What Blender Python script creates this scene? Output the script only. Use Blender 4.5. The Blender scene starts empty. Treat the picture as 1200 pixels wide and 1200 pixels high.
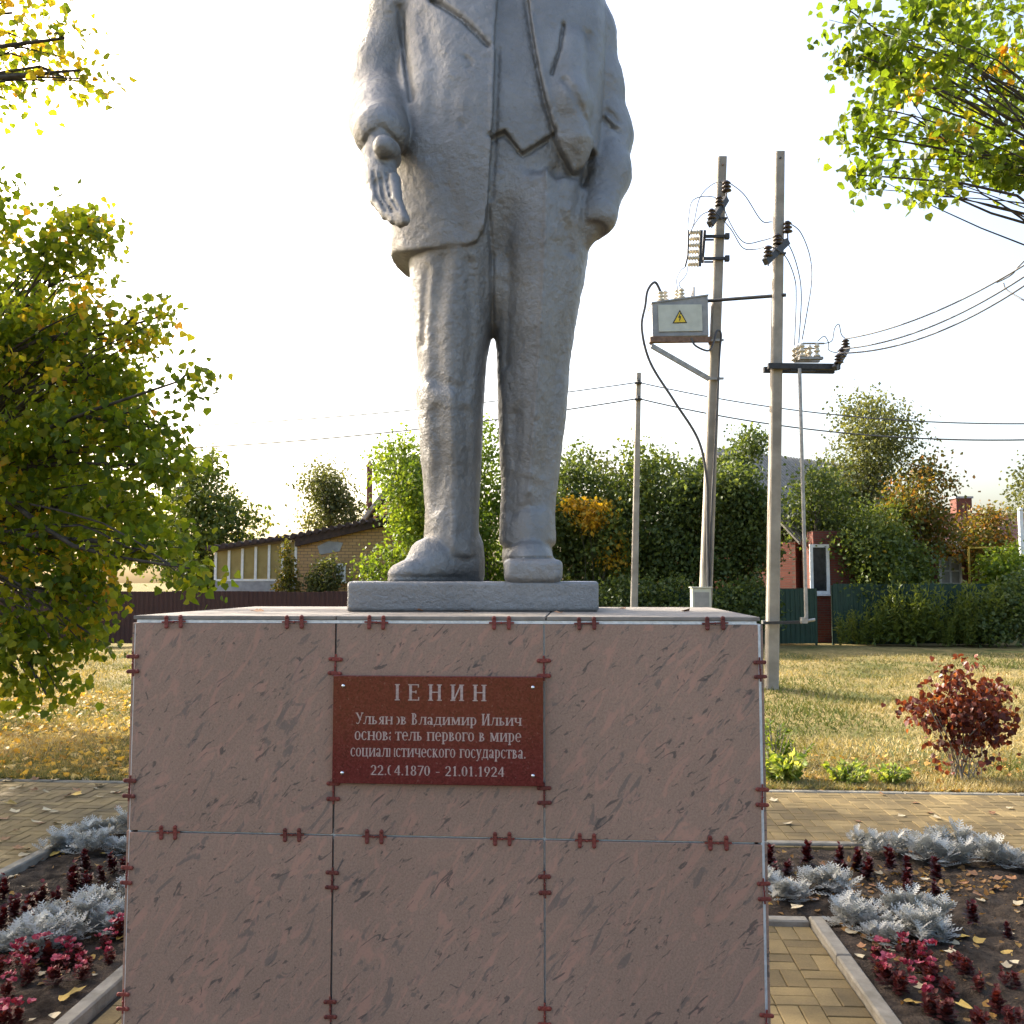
import bpy, bmesh, math, random
import numpy as np
from mathutils import Vector, Matrix, noise as mnoise

R = math.radians
rng = np.random.default_rng(11)
random.seed(11)

# ------------------------------------------------------------------ camera
scene = bpy.context.scene
HC, FPX, HOR = 1.91, 1110.0, 682.0           # camera height, focal length and horizon row (1200 px frame)
PITCH = math.atan((HOR - 600.0) / FPX)
cam_d = bpy.data.cameras.new('camera')
cam = bpy.data.objects.new('camera', cam_d)
scene.collection.objects.link(cam)
cam.location = (0, 0, HC)
cam.rotation_euler = (math.pi / 2 + PITCH, 0, 0)
cam_d.sensor_width = 36.0
cam_d.sensor_fit = 'HORIZONTAL'
cam_d.lens = 36.0 * FPX / 1200.0
cam_d.clip_start = 0.05
cam_d.clip_end = 3000.0
scene.camera = cam

# ------------------------------------------------------------------ light
SUN_AZ, SUN_EL = R(-52), R(31)
world = bpy.data.worlds.new('World')
scene.world = world
world.use_nodes = True
wn, wl = world.node_tree.nodes, world.node_tree.links
sky = wn.new('ShaderNodeTexSky')
sky.sky_type = 'NISHITA'
sky.sun_disc = False
sky.sun_elevation = SUN_EL
sky.sun_rotation = SUN_AZ
sky.air_density = 1.0
sky.dust_density = 5.5
sky.ozone_density = 0.4
wl.new(sky.outputs['Color'], wn['Background'].inputs['Color'])
wn['Background'].inputs['Strength'].default_value = 0.15
sun_d = bpy.data.lights.new('sun', 'SUN')
sun_d.energy = 3.3
sun_d.angle = R(0.6)
sun_d.color = (1.0, 0.92, 0.79)
sun = bpy.data.objects.new('sun', sun_d)
scene.collection.objects.link(sun)
SUN_V = Vector((math.sin(SUN_AZ) * math.cos(SUN_EL), math.cos(SUN_AZ) * math.cos(SUN_EL), math.sin(SUN_EL)))
sun.rotation_euler = SUN_V.to_track_quat('Z', 'Y').to_euler()
scene.view_settings.view_transform = 'Standard'
scene.view_settings.look = 'None'
scene.view_settings.exposure = 1.75
scene.view_settings.gamma = 1.0
scene.view_settings.use_curve_mapping = False
scene.render.engine = 'CYCLES'
scene.cycles.max_bounces = 6
scene.cycles.transparent_max_bounces = 6
scene.cycles.caustics_reflective = False
scene.cycles.caustics_refractive = False

# ------------------------------------------------------------------ pixel helpers
CP, SP = math.cos(PITCH), math.sin(PITCH)
def ray(u, v):
    xc, yc = (u - 600.0) / FPX, (600.0 - v) / FPX
    return Vector((xc, CP - yc * SP, SP + yc * CP))
def at(u, v, Y):
    d = ray(u, v); t = Y / d.y
    return Vector((d.x * t, Y, HC + d.z * t))
def G(u, v, z=0.0):
    d = ray(u, v); t = (z - HC) / d.z
    return Vector((d.x * t, d.y * t, z))

# ------------------------------------------------------------------ object helpers
COL = scene.collection
def link(o):
    COL.objects.link(o); return o
def tag(o, label=None, cat=None, group=None, kind=None):
    if label: o['label'] = label
    if cat: o['category'] = cat
    if group: o['group'] = group
    if kind: o['kind'] = kind
    return o
def empty(name, loc=(0, 0, 0), rz=0.0):
    o = bpy.data.objects.new(name, None)
    o.empty_display_size = 0.1
    o.location = loc; o.rotation_euler = (0, 0, rz)
    return link(o)
def worldloc(o):
    p = Vector((0, 0, 0))
    while o is not None:
        p += o.location; o = o.parent
    return p
def copy_tree(o, parent=None):
    c = o.copy(); link(c); c.parent = parent
    for ch in o.children: copy_tree(ch, c)
    return c

class MB:
    """collects faces; build() links them as one mesh object"""
    def __init__(s): s.v = []; s.f = []; s.sm = []
    def add(s, vs, fs, smooth=False):
        b = len(s.v)
        s.v += [tuple(p) for p in vs]
        for f in fs: s.f.append(tuple(b + i for i in f)); s.sm.append(smooth)
        return s
    def box(s, c, size, rot=None, ch=0.0):
        hx, hy, hz = size[0] / 2, size[1] / 2, size[2] / 2
        c = Vector(c)
        M = rot if rot is not None else Matrix.Identity(3)
        if ch <= 0:
            P = [Vector((x, y, z)) for z in (-hz, hz) for y in (-hy, hy) for x in (-hx, hx)]
            F = [(0, 2, 3, 1), (4, 5, 7, 6), (0, 1, 5, 4), (2, 6, 7, 3), (0, 4, 6, 2), (1, 3, 7, 5)]
        else:
            P = []
            for z, k in ((-hz, ch), (-hz + ch, 0), (hz - ch, 0), (hz, ch)):
                for x, y in ((-hx + k, -hy + k), (hx - k, -hy + k), (hx - k, hy - k), (-hx + k, hy - k)):
                    P.append(Vector((x, y, z)))
            F = [(3, 2, 1, 0), (12, 13, 14, 15)]
            for r in range(3):
                for i in range(4):
                    j = (i + 1) % 4
                    F.append((r * 4 + i, r * 4 + j, r * 4 + 4 + j, r * 4 + 4 + i))
        s.add([c + M @ p for p in P], F)
        return s
    def bar(s, a, b, w, h, up=(0, 0, 1)):
        a, b = Vector(a), Vector(b); d = b - a
        y = d.normalized(); x = y.cross(Vector(up))
        if x.length < 1e-4: x = Vector((1, 0, 0))
        x.normalize(); z = x.cross(y)
        M = Matrix((x, y, z)).transposed()
        return s.box((a + b) / 2, (w, d.length, h), M)
    def tube(s, pts, r, n=6, cap=True):
        pts = [Vector(p) for p in pts]
        if not hasattr(r, '__len__'): r = [r] * len(pts)
        rings = []; N = len(pts)
        t0 = (pts[1] - pts[0]).normalized()
        x = t0.orthogonal().normalized()
        for i, p in enumerate(pts):
            t = (pts[min(i + 1, N - 1)] - pts[max(i - 1, 0)]).normalized()
            x = (x - t * x.dot(t))
            if x.length < 1e-5: x = t.orthogonal()
            x.normalize(); y = t.cross(x)
            rings.append([p + (x * math.cos(2 * math.pi * k / n) + y * math.sin(2 * math.pi * k / n)) * r[i] for k in range(n)])
        V = [q for rg in rings for q in rg]
        F = []
        for i in range(N - 1):
            for k in range(n):
                a, b2 = i * n + k, i * n + (k + 1) % n
                F.append((a, b2, b2 + n, a + n))
        s.add(V, F, True)
        if cap:
            s.add(rings[0], [tuple(range(n - 1, -1, -1))]); s.add(rings[-1], [tuple(range(n))])
        return s
    def lathe(s, base, axis, prof, n=12):
        base = Vector(base); axis = Vector(axis).normalized()
        x = axis.orthogonal().normalized(); y = axis.cross(x)
        V = []
        for (r, h) in prof:
            for k in range(n):
                a = 2 * math.pi * k / n
                V.append(base + axis * h + (x * math.cos(a) + y * math.sin(a)) * r)
        F = []
        for i in range(len(prof) - 1):
            for k in range(n):
                a, b = i * n + k, i * n + (k + 1) % n
                F.append((a, b, b + n, a + n))
        F.append(tuple(range(n - 1, -1, -1))); F.append(tuple((len(prof) - 1) * n + k for k in range(n)))
        s.add(V, F, True)
        return s
    def prism(s, poly, off):
        off = Vector(off); n = len(poly)
        P = [Vector(p) for p in poly]
        s.add(P + [p + off for p in P], [tuple(range(n))[::-1], tuple(range(n, 2 * n))] + [(i, (i + 1) % n, n + (i + 1) % n, n + i) for i in range(n)])
        return s
    def mesh(s, name, mat=None, org=(0, 0, 0)):
        me = bpy.data.meshes.new(name)
        o = Vector(org)
        me.from_pydata([tuple(Vector(p) - o) for p in s.v], [], s.f)
        me.polygons.foreach_set('use_smooth', s.sm)
        if mat: me.materials.append(mat)
        bm = bmesh.new(); bm.from_mesh(me); bmesh.ops.recalc_face_normals(bm, faces=bm.faces); bm.to_mesh(me); bm.free()
        return me
    def build(s, name, mat, parent=None, local=False, loc=None):
        org = Vector((0, 0, 0))
        if parent is not None and not local: org = worldloc(parent)
        o = bpy.data.objects.new(name, None)
        if loc is not None: org = Vector(loc)
        me = s.mesh(name, mat, org)
        bpy.data.objects.remove(o)
        o = bpy.data.objects.new(name, me)
        if parent is not None: o.parent = parent
        if loc is not None: o.location = loc
        return link(o)

def np_obj(name, V, F, mat, parent=None, tint=None, smooth=False, loc=None):
    """V (n,3), F (m,k) -> one mesh object, fast"""
    V = np.asarray(V, dtype=np.float32); F = np.asarray(F, dtype=np.int32)
    org = Vector((0, 0, 0))
    if loc is not None: org = Vector(loc)
    elif parent is not None: org = worldloc(parent)
    V = V - np.array(org, dtype=np.float32)
    me = bpy.data.meshes.new(name)
    m, k = F.shape
    me.vertices.add(len(V)); me.vertices.foreach_set('co', V.ravel())
    me.loops.add(m * k); me.loops.foreach_set('vertex_index', F.ravel())
    me.polygons.add(m)
    me.polygons.foreach_set('loop_start', np.arange(0, m * k, k, dtype=np.int32))
    me.polygons.foreach_set('use_smooth', np.full(m, smooth))
    me.update(calc_edges=True)
    if tint is not None:
        a = me.attributes.new('tint', 'FLOAT', 'POINT'); a.data.foreach_set('value', np.asarray(tint, dtype=np.float32))
    me.materials.append(mat)
    o = bpy.data.objects.new(name, me)
    if parent is not None: o.parent = parent
    if loc is not None: o.location = loc
    return link(o)

# ------------------------------------------------------------------ materials
def new_mat(name):
    m = bpy.data.materials.new(name); m.use_nodes = True
    nt = m.node_tree
    return m, nt.nodes, nt.links, nt.nodes['Principled BSDF']
def ramp(n, stops, interp='LINEAR'):
    r = n.new('ShaderNodeValToRGB'); e = r.color_ramp.elements
    r.color_ramp.interpolation = interp
    while len(e) > 1: e.remove(e[-1])
    e[0].position = stops[0][0]; e[0].color = (*stops[0][1], 1)
    for p, c in stops[1:]:
        x = e.new(p); x.color = (*c, 1)
    return r
def noise_tex(n, l, co, scale, detail=4, rough=0.55, dist=0.0):
    t = n.new('ShaderNodeTexNoise')
    t.inputs['Scale'].default_value = scale; t.inputs['Detail'].default_value = detail
    t.inputs['Roughness'].default_value = rough; t.inputs['Distortion'].default_value = dist
    if co is not None: l.new(co, t.inputs['Vector'])
    return t
def bump(n, l, height, strength, dist, bsdf):
    b = n.new('ShaderNodeBump'); b.inputs['Strength'].default_value = strength; b.inputs['Distance'].default_value = dist
    l.new(height, b.inputs['Height']); l.new(b.outputs['Normal'], bsdf.inputs['Normal'])
    return b
def surf(name, c1, c2, scale=8, rough=0.7, metal=0.0, bstr=0.3, bdist=0.01, bscale=40, detail=5, spread=(0.35, 0.65), spec=0.5, coord='Object', objrand=0.0):
    m, n, l, b = new_mat(name)
    tc = n.new('ShaderNodeTexCoord'); co = tc.outputs[coord]
    t = noise_tex(n, l, co, scale, detail)
    r = ramp(n, [(spread[0], c1), (spread[1], c2)]); l.new(t.outputs['Fac'], r.inputs['Fac'])
    col = r.outputs['Color']
    if objrand:
        oi = n.new('ShaderNodeObjectInfo'); h = n.new('ShaderNodeHueSaturation')
        mr = n.new('ShaderNodeMapRange'); mr.inputs['To Min'].default_value = 1 - objrand; mr.inputs['To Max'].default_value = 1 + objrand
        l.new(oi.outputs['Random'], mr.inputs['Value']); l.new(mr.outputs['Result'], h.inputs['Value']); l.new(col, h.inputs['Color'])
        col = h.outputs['Color']
    l.new(col, b.inputs['Base Color'])
    b.inputs['Roughness'].default_value = rough; b.inputs['Metallic'].default_value = metal
    b.inputs['Specular IOR Level'].default_value = spec
    if bstr:
        t2 = noise_tex(n, l, co, bscale, 6, 0.6); bump(n, l, t2.outputs['Fac'], bstr, bdist, b)
    return m
def leaf_mat(name, stops, trans=0.5, rough=0.45, spec=0.3, ttint=(1.7, 1.5, 0.6)):
    m, n, l, b = new_mat(name)
    a = n.new('ShaderNodeAttribute'); a.attribute_name = 'tint'
    r = ramp(n, stops); l.new(a.outputs['Fac'], r.inputs['Fac'])
    l.new(r.outputs['Color'], b.inputs['Base Color'])
    b.inputs['Roughness'].default_value = rough; b.inputs['Specular IOR Level'].default_value = spec
    tr = n.new('ShaderNodeBsdfTranslucent')
    g = n.new('ShaderNodeMixRGB'); g.blend_type = 'MULTIPLY'; g.inputs['Fac'].default_value = 1.0
    g.inputs['Color2'].default_value = (*ttint, 1)
    l.new(r.outputs['Color'], g.inputs['Color1']); l.new(g.outputs['Color'], tr.inputs['Color'])
    mx = n.new('ShaderNodeMixShader'); mx.inputs['Fac'].default_value = trans
    l.new(b.outputs['BSDF'], mx.inputs[1]); l.new(tr.outputs['BSDF'], mx.inputs[2])
    l.new(mx.outputs['Shader'], n['Material Output'].inputs['Surface'])
    return m

# statue: thick silver paint over rough plaster
def statue_mat():
    m, n, l, b = new_mat('silver_paint')
    tc = n.new('ShaderNodeTexCoord'); co = tc.outputs['Object']
    t = noise_tex(n, l, co, 5, 6, 0.6)
    r = ramp(n, [(0.3, (0.195, 0.192, 0.187)), (0.55, (0.25, 0.246, 0.240)), (0.8, (0.315, 0.310, 0.302))]); l.new(t.outputs['Fac'], r.inputs['Fac'])
    t3 = noise_tex(n, l, co, 38, 4, 0.6); r3 = ramp(n, [(0.62, (0, 0, 0)), (0.72, (1, 1, 1))]); l.new(t3.outputs['Fac'], r3.inputs['Fac'])
    mx = n.new('ShaderNodeMixRGB'); mx.inputs['Color2'].default_value = (0.15, 0.145, 0.14, 1)
    mul = n.new('ShaderNodeMath'); mul.operation = 'MULTIPLY'; mul.inputs[1].default_value = 0.45
    l.new(r3.outputs['Color'], mul.inputs[0]); l.new(mul.outputs[0], mx.inputs['Fac']); l.new(r.outputs['Color'], mx.inputs['Color1'])
    l.new(mx.outputs['Color'], b.inputs['Base Color'])
    b.inputs['Metallic'].default_value = 0.55; b.inputs['Roughness'].default_value = 0.40
    ta = noise_tex(n, l, co, 48, 8, 0.66); tb = noise_tex(n, l, co, 120, 3, 0.5, 0.6)
    tw = n.new('ShaderNodeTexVoronoi'); tw.feature = 'DISTANCE_TO_EDGE'; tw.inputs['Scale'].default_value = 22
    mp = n.new('ShaderNodeVectorMath'); mp.operation = 'ADD'; tn = noise_tex(n, l, co, 9, 3)
    l.new(co, mp.inputs[0]); l.new(tn.outputs['Color'], mp.inputs[1]); l.new(mp.outputs[0], tw.inputs['Vector'])
    cr = ramp(n, [(0.0, (0, 0, 0)), (0.035, (1, 1, 1))]); l.new(tw.outputs['Distance'], cr.inputs['Fac'])
    a1 = n.new('ShaderNodeMath'); a1.operation = 'MULTIPLY_ADD'; a1.inputs[1].default_value = 0.3
    l.new(tb.outputs['Fac'], a1.inputs[0]); l.new(ta.outputs['Fac'], a1.inputs[2])
    a2 = n.new('ShaderNodeMath'); a2.operation = 'MULTIPLY_ADD'; a2.inputs[1].default_value = 0.10
    l.new(cr.outputs['Color'], a2.inputs[0]); l.new(a1.outputs[0], a2.inputs[2])
    bump(n, l, a2.outputs[0], 0.6, 0.012, b)
    return m
M_STATUE = statue_mat()

def granite_mat():
    m, n, l, b = new_mat('pink_granite_tile')
    tc = n.new('ShaderNodeTexCoord'); oi = n.new('ShaderNodeObjectInfo')
    off = n.new('ShaderNodeVectorMath'); off.operation = 'SCALE'; off.inputs['Scale'].default_value = 37.0
    cmb = n.new('ShaderNodeCombineXYZ'); l.new(oi.outputs['Random'], cmb.inputs[0]); l.new(oi.outputs['Random'], cmb.inputs[2]); l.new(cmb.outputs[0], off.inputs[0])
    ad = n.new('ShaderNodeVectorMath'); ad.operation = 'ADD'; l.new(tc.outputs['Object'], ad.inputs[0]); l.new(off.outputs[0], ad.inputs[1])
    def streak(angle, sx, sz, scale, lo, hi, dist, seed):
        mp = n.new('ShaderNodeMapping'); mp.inputs['Rotation'].default_value = (0, R(angle), 0); mp.inputs['Scale'].default_value = (sx, 1, sz)
        mp.inputs['Location'].default_value = (seed, seed * 2, seed * 3)
        vr = n.new('ShaderNodeVectorRotate'); vr.rotation_type = 'Y_AXIS'; vr.inputs['Angle'].default_value = R(angle)
        l.new(ad.outputs[0], vr.inputs['Vector']); mp.inputs['Rotation'].default_value = (0, 0, 0); l.new(vr.outputs[0], mp.inputs['Vector'])
        t = noise_tex(n, l, mp.outputs[0], scale, 3.5, 0.55, dist)
        r = ramp(n, [(lo, (0, 0, 0)), (hi, (1, 1, 1))]); l.new(t.outputs['Fac'], r.inputs['Fac'])
        return r.outputs['Color']
    base = noise_tex(n, l, ad.outputs[0], 170, 6, 0.8)
    rb = ramp(n, [(0.3, (0.232, 0.143, 0.102)), (0.5, (0.314, 0.201, 0.146)), (0.72, (0.41, 0.269, 0.197))]); l.new(base.outputs['Fac'], rb.inputs['Fac'])
    col = rb.outputs['Color']
    for fac, c, k in ((streak(-34, 2.9, 0.9, 7.5, 0.555, 0.63, 1.7, 1.3), (0.47, 0.245, 0.175), 0.55),
                      (streak(-38, 3.0, 1.0, 7.0, 0.61, 0.66, 1.9, 7.7), (0.115, 0.102, 0.093), 0.56),
                      (streak(-24, 3.4, 1.1, 13, 0.56, 0.64, 1.8, 4.1), (0.43, 0.235, 0.175), 0.4),
                      (streak(-48, 2.8, 0.9, 14, 0.62, 0.67, 1.8, 9.9), (0.055, 0.05, 0.05), 0.7)):
        mx = n.new('ShaderNodeMixRGB'); mx.inputs['Color2'].default_value = (*c, 1)
        mu = n.new('ShaderNodeMath'); mu.operation = 'MULTIPLY'; mu.inputs[1].default_value = k
        l.new(fac, mu.inputs[0]); l.new(mu.outputs[0], mx.inputs['Fac']); l.new(col, mx.inputs['Color1'])
        col = mx.outputs['Color']
    hv = n.new('ShaderNodeHueSaturation'); mr = n.new('ShaderNodeMapRange'); mr.inputs['To Min'].default_value = 0.92; mr.inputs['To Max'].default_value = 1.07
    big = noise_tex(n, l, ad.outputs[0], 2.0, 3); l.new(big.outputs['Fac'], mr.inputs['Value']); mr.inputs['From Min'].default_value = 0.3; mr.inputs['From Max'].default_value = 0.7
    l.new(mr.outputs['Result'], hv.inputs['Value']); l.new(col, hv.inputs['Color']); col = hv.outputs['Color']
    l.new(col, b.inputs['Base Color'])
    b.inputs['Roughness'].default_value = 0.42; b.inputs['Specular IOR Level'].default_value = 0.4
    bump(n, l, base.outputs['Fac'], 0.05, 0.002, b)
    return m
M_GRANITE = granite_mat()

def plaque_mat():
    m, n, l, b = new_mat('red_granite_polished')
    tc = n.new('ShaderNodeTexCoord')
    t = n.new('ShaderNodeTexVoronoi'); t.inputs['Scale'].default_value = 210; l.new(tc.outputs['Object'], t.inputs['Vector'])
    t2 = noise_tex(n, l, tc.outputs['Object'], 120, 4, 0.7)
    ad = n.new('ShaderNodeMixRGB'); ad.inputs['Fac'].default_value = 0.5; l.new(t.outputs['Color'], ad.inputs['Color1']); l.new(t2.outputs['Color'], ad.inputs['Color2'])
    bw = n.new('ShaderNodeRGBToBW'); l.new(ad.outputs['Color'], bw.inputs['Color'])
    r = ramp(n, [(0.25, (0.070, 0.007, 0.007)), (0.5, (0.125, 0.013, 0.013)), (0.68, (0.155, 0.024, 0.023)), (0.8, (0.20, 0.08, 0.075))]); l.new(bw.outputs['Val'], r.inputs['Fac'])
    l.new(r.outputs['Color'], b.inputs['Base Color'])
    b.inputs['Roughness'].default_value = 0.14
    return m
M_PLAQUE = plaque_mat()
M_LETTER = surf('engraved_lettering', (0.36, 0.25, 0.22), (0.52, 0.40, 0.36), scale=160, rough=0.8, bstr=0.2, bscale=300, bdist=0.002)
M_SCREW = surf('bright_steel', (0.7, 0.7, 0.72), (0.8, 0.8, 0.82), rough=0.25, metal=1.0, bstr=0)
M_RAIL = surf('galvanised_rail', (0.60, 0.63, 0.66), (0.80, 0.82, 0.84), scale=60, rough=0.4, metal=0.4, bstr=0.1, bscale=200)
M_GAP = surf('dark_gap', (0.012, 0.012, 0.013), (0.02, 0.02, 0.02), rough=0.9, bstr=0)
M_CLIP = surf('red_primer_clip', (0.12, 0.020, 0.014), (0.20, 0.036, 0.023), scale=90, rough=0.6, bstr=0.3, bscale=200, bdist=0.003, objrand=0.3)
M_TOP = surf('top_slab_stone', (0.19, 0.165, 0.14), (0.29, 0.255, 0.215), scale=14, rough=0.75, bscale=90, bdist=0.004, spec=0.25)
M_CONC = surf('pole_concrete', (0.24, 0.215, 0.18), (0.36, 0.325, 0.275), scale=3, rough=0.9, bstr=0.35, bscale=30, bdist=0.01)
M_STEEL_DK = surf('dark_painted_steel', (0.018, 0.019, 0.022), (0.035, 0.036, 0.04), scale=20, rough=0.55, bstr=0.1)
M_STEEL_LT = surf('weathered_steel', (0.25, 0.24, 0.23), (0.38, 0.37, 0.35), scale=12, rough=0.5, metal=0.4, bstr=0.1)
M_RUST = surf('rusty_channel', (0.13, 0.075, 0.05), (0.22, 0.14, 0.10), scale=14, rough=0.8)
M_INS_DK = surf('brown_insulator', (0.02, 0.014, 0.013), (0.045, 0.028, 0.024), scale=10, rough=0.2, bstr=0)
M_INS_LT = surf('cream_insulator', (0.55, 0.50, 0.40), (0.68, 0.62, 0.50), scale=10, rough=0.25, bstr=0)
M_WIRE = surf('wire', (0.05, 0.05, 0.055), (0.09, 0.09, 0.095), scale=5, rough=0.6, bstr=0)
M_CABGREY = surf('cabinet_grey', (0.22, 0.225, 0.23), (0.31, 0.315, 0.32), scale=6, rough=0.5, bstr=0.05)
M_CABPANEL = surf('cabinet_panel', (0.44, 0.46, 0.40), (0.53, 0.55, 0.48), scale=5, rough=0.5, bstr=0.05)
M_YELLOW = surf('warning_yellow', (0.72, 0.50, 0.02), (0.80, 0.58, 0.04), scale=20, rough=0.5, bstr=0)
M_BLACK = surf('black_print', (0.012, 0.012, 0.012), (0.02, 0.02, 0.02), rough=0.6, bstr=0)
M_WHITE = surf('white_paint', (0.68, 0.68, 0.66), (0.8, 0.8, 0.78), scale=10, rough=0.5, bstr=0.05)
M_SOIL = surf('bed_soil', (0.030, 0.023, 0.017), (0.095, 0.073, 0.055), scale=9, rough=1.0, bstr=1.0, bscale=55, bdist=0.03, spec=0.1)
M_KERB = surf('kerb_concrete', (0.17, 0.158, 0.13), (0.26, 0.243, 0.205), scale=10, rough=0.95, bstr=0.6, bscale=60, bdist=0.008, objrand=0.08, spec=0.15)
M_SAND = surf('joint_sand', (0.022, 0.018, 0.013), (0.04, 0.033, 0.024), scale=12, rough=1.0, bstr=0.4, bscale=120)
M_GREENF = surf('green_sheet', (0.007, 0.030, 0.016), (0.011, 0.042, 0.023), scale=3, rough=0.6, bstr=0.03)
M_BROWNF = surf('brown_sheet', (0.034, 0.009, 0.008), (0.048, 0.013, 0.011), scale=3, rough=0.6, bstr=0.03)
M_BARK = surf('bark', (0.035, 0.028, 0.022), (0.09, 0.075, 0.06), scale=12, rough=0.95, bstr=0.8, bscale=40, bdist=0.02)
M_BARK_LT = surf('pale_bark', (0.16, 0.14, 0.11), (0.26, 0.23, 0.18), scale=12, rough=0.95, bstr=0.5, bscale=40, bdist=0.01)
M_SLATE = surf('asbestos_sheet', (0.21, 0.20, 0.18), (0.33, 0.31, 0.28), scale=4, rough=0.95, bstr=0.3)
M_ROOFRED = surf('red_brown_roof', (0.10, 0.035, 0.028), (0.16, 0.06, 0.045), scale=5, rough=0.6)
M_GLASS = surf('window_glass', (0.02, 0.022, 0.024), (0.035, 0.037, 0.04), rough=0.08, bstr=0)
M_CURTAIN = surf('net_curtain', (0.30, 0.30, 0.29), (0.42, 0.42, 0.40), scale=6, rough=0.3, bstr=0)
M_BLUE = surf('blue_boards', (0.010, 0.015, 0.10), (0.016, 0.022, 0.14), scale=6, rough=0.5)
M_YPIPE = surf('yellow_pipe', (0.55, 0.38, 0.05), (0.6, 0.42, 0.07), rough=0.5, bstr=0)
M_RUSTPIPE = surf('brown_flue', (0.11, 0.035, 0.025), (0.15, 0.05, 0.036), rough=0.6, bstr=0)
M_OCHRE = surf('ochre_panel', (0.26, 0.19, 0.06), (0.34, 0.26, 0.09), scale=3, rough=0.6, bstr=0.1)
M_GREYWALL = surf('grey_render', (0.26, 0.26, 0.27), (0.36, 0.36, 0.37), scale=4, rough=0.9)
M_DKWOOD = surf('dark_boards', (0.03, 0.018, 0.014), (0.06, 0.035, 0.028), scale=8, rough=0.8)

def brick_mat(name, c1, c2, mortar, bw=0.25, bh=0.075, ang=0.0):
    m, n, l, b = new_mat(name)
    tc = n.new('ShaderNodeTexCoord'); sp = n.new('ShaderNodeSeparateXYZ'); l.new(tc.outputs['Object'], sp.inputs[0])
    ad = n.new('ShaderNodeMath'); ad.operation = 'ADD'; l.new(sp.outputs[0], ad.inputs[0]); l.new(sp.outputs[1], ad.inputs[1])
    cb = n.new('ShaderNodeCombineXYZ'); l.new(ad.outputs[0], cb.inputs[0]); l.new(sp.outputs[2], cb.inputs[1])
    t = n.new('ShaderNodeTexBrick'); l.new(cb.outputs[0], t.inputs['Vector'])
    t.inputs['Color1'].default_value = (*c1, 1); t.inputs['Color2'].default_value = (*c2, 1); t.inputs['Mortar'].default_value = (*mortar, 1)
    t.inputs['Scale'].default_value = 1.0; t.inputs['Brick Width'].default_value = bw; t.inputs['Row Height'].default_value = bh; t.inputs['Mortar Size'].default_value = 0.010
    l.new(t.outputs['Color'], b.inputs['Base Color']); b.inputs['Roughness'].default_value = 0.85
    bp = bump(n, l, t.outputs['Fac'], 0.4, 0.01, b); bp.invert = True
    return m
M_BRICK_TAN = brick_mat('tan_brick', (0.42, 0.25, 0.11), (0.50, 0.31, 0.14), (0.17, 0.12, 0.08), 0.26, 0.11)
M_BRICK_RED = brick_mat('red_brick', (0.13, 0.028, 0.016), (0.17, 0.038, 0.022), (0.10, 0.065, 0.05))

def paver_mat(name, attr):
    m, n, l, b = new_mat(name)
    tc = n.new('ShaderNodeTexCoord')
    if attr:
        a = n.new('ShaderNodeAttribute'); a.attribute_name = 'tint'; rv = a.outputs['Fac']
    else:
        a = n.new('ShaderNodeObjectInfo'); rv = a.outputs['Random']
    geo = n.new('ShaderNodeNewGeometry')
    t = noise_tex(n, l, geo.outputs['Position'], 2.2, 5, 0.6); t2 = noise_tex(n, l, geo.outputs['Position'], 90, 4, 0.7)
    r = ramp(n, [(0.0, (0.125, 0.092, 0.042)), (0.5, (0.178, 0.130, 0.056)), (1.0, (0.235, 0.175, 0.080))]); l.new(rv, r.inputs['Fac'])
    mx = n.new('ShaderNodeMixRGB'); mx.blend_type = 'MULTIPLY'; mx.inputs['Fac'].default_value = 1
    rr = ramp(n, [(0.32, (0.55, 0.56, 0.57)), (0.68, (1.14, 1.12, 1.06))]); l.new(t.outputs['Fac'], rr.inputs['Fac'])
    l.new(r.outputs['Color'], mx.inputs['Color1']); l.new(rr.outputs['Color'], mx.inputs['Color2'])
    m2 = n.new('ShaderNodeMixRGB'); m2.blend_type = 'MULTIPLY'; m2.inputs['Fac'].default_value = 1
    r2 = ramp(n, [(0.3, (0.82, 0.82, 0.82)), (0.7, (1.1, 1.1, 1.1))]); l.new(t2.outputs['Fac'], r2.inputs['Fac'])
    l.new(mx.outputs['Color'], m2.inputs['Color1']); l.new(r2.outputs['Color'], m2.inputs['Color2'])
    l.new(m2.outputs['Color'], b.inputs['Base Color'])
    b.inputs['Roughness'].default_value = 0.88; b.inputs['Specular IOR Level'].default_value = 0.3
    bump(n, l, t2.outputs['Fac'], 0.25, 0.004, b)
    return m
M_PAVER = paver_mat('yellow_paver', False)
M_PAVER_A = paver_mat('yellow_paver_far', True)

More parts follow.
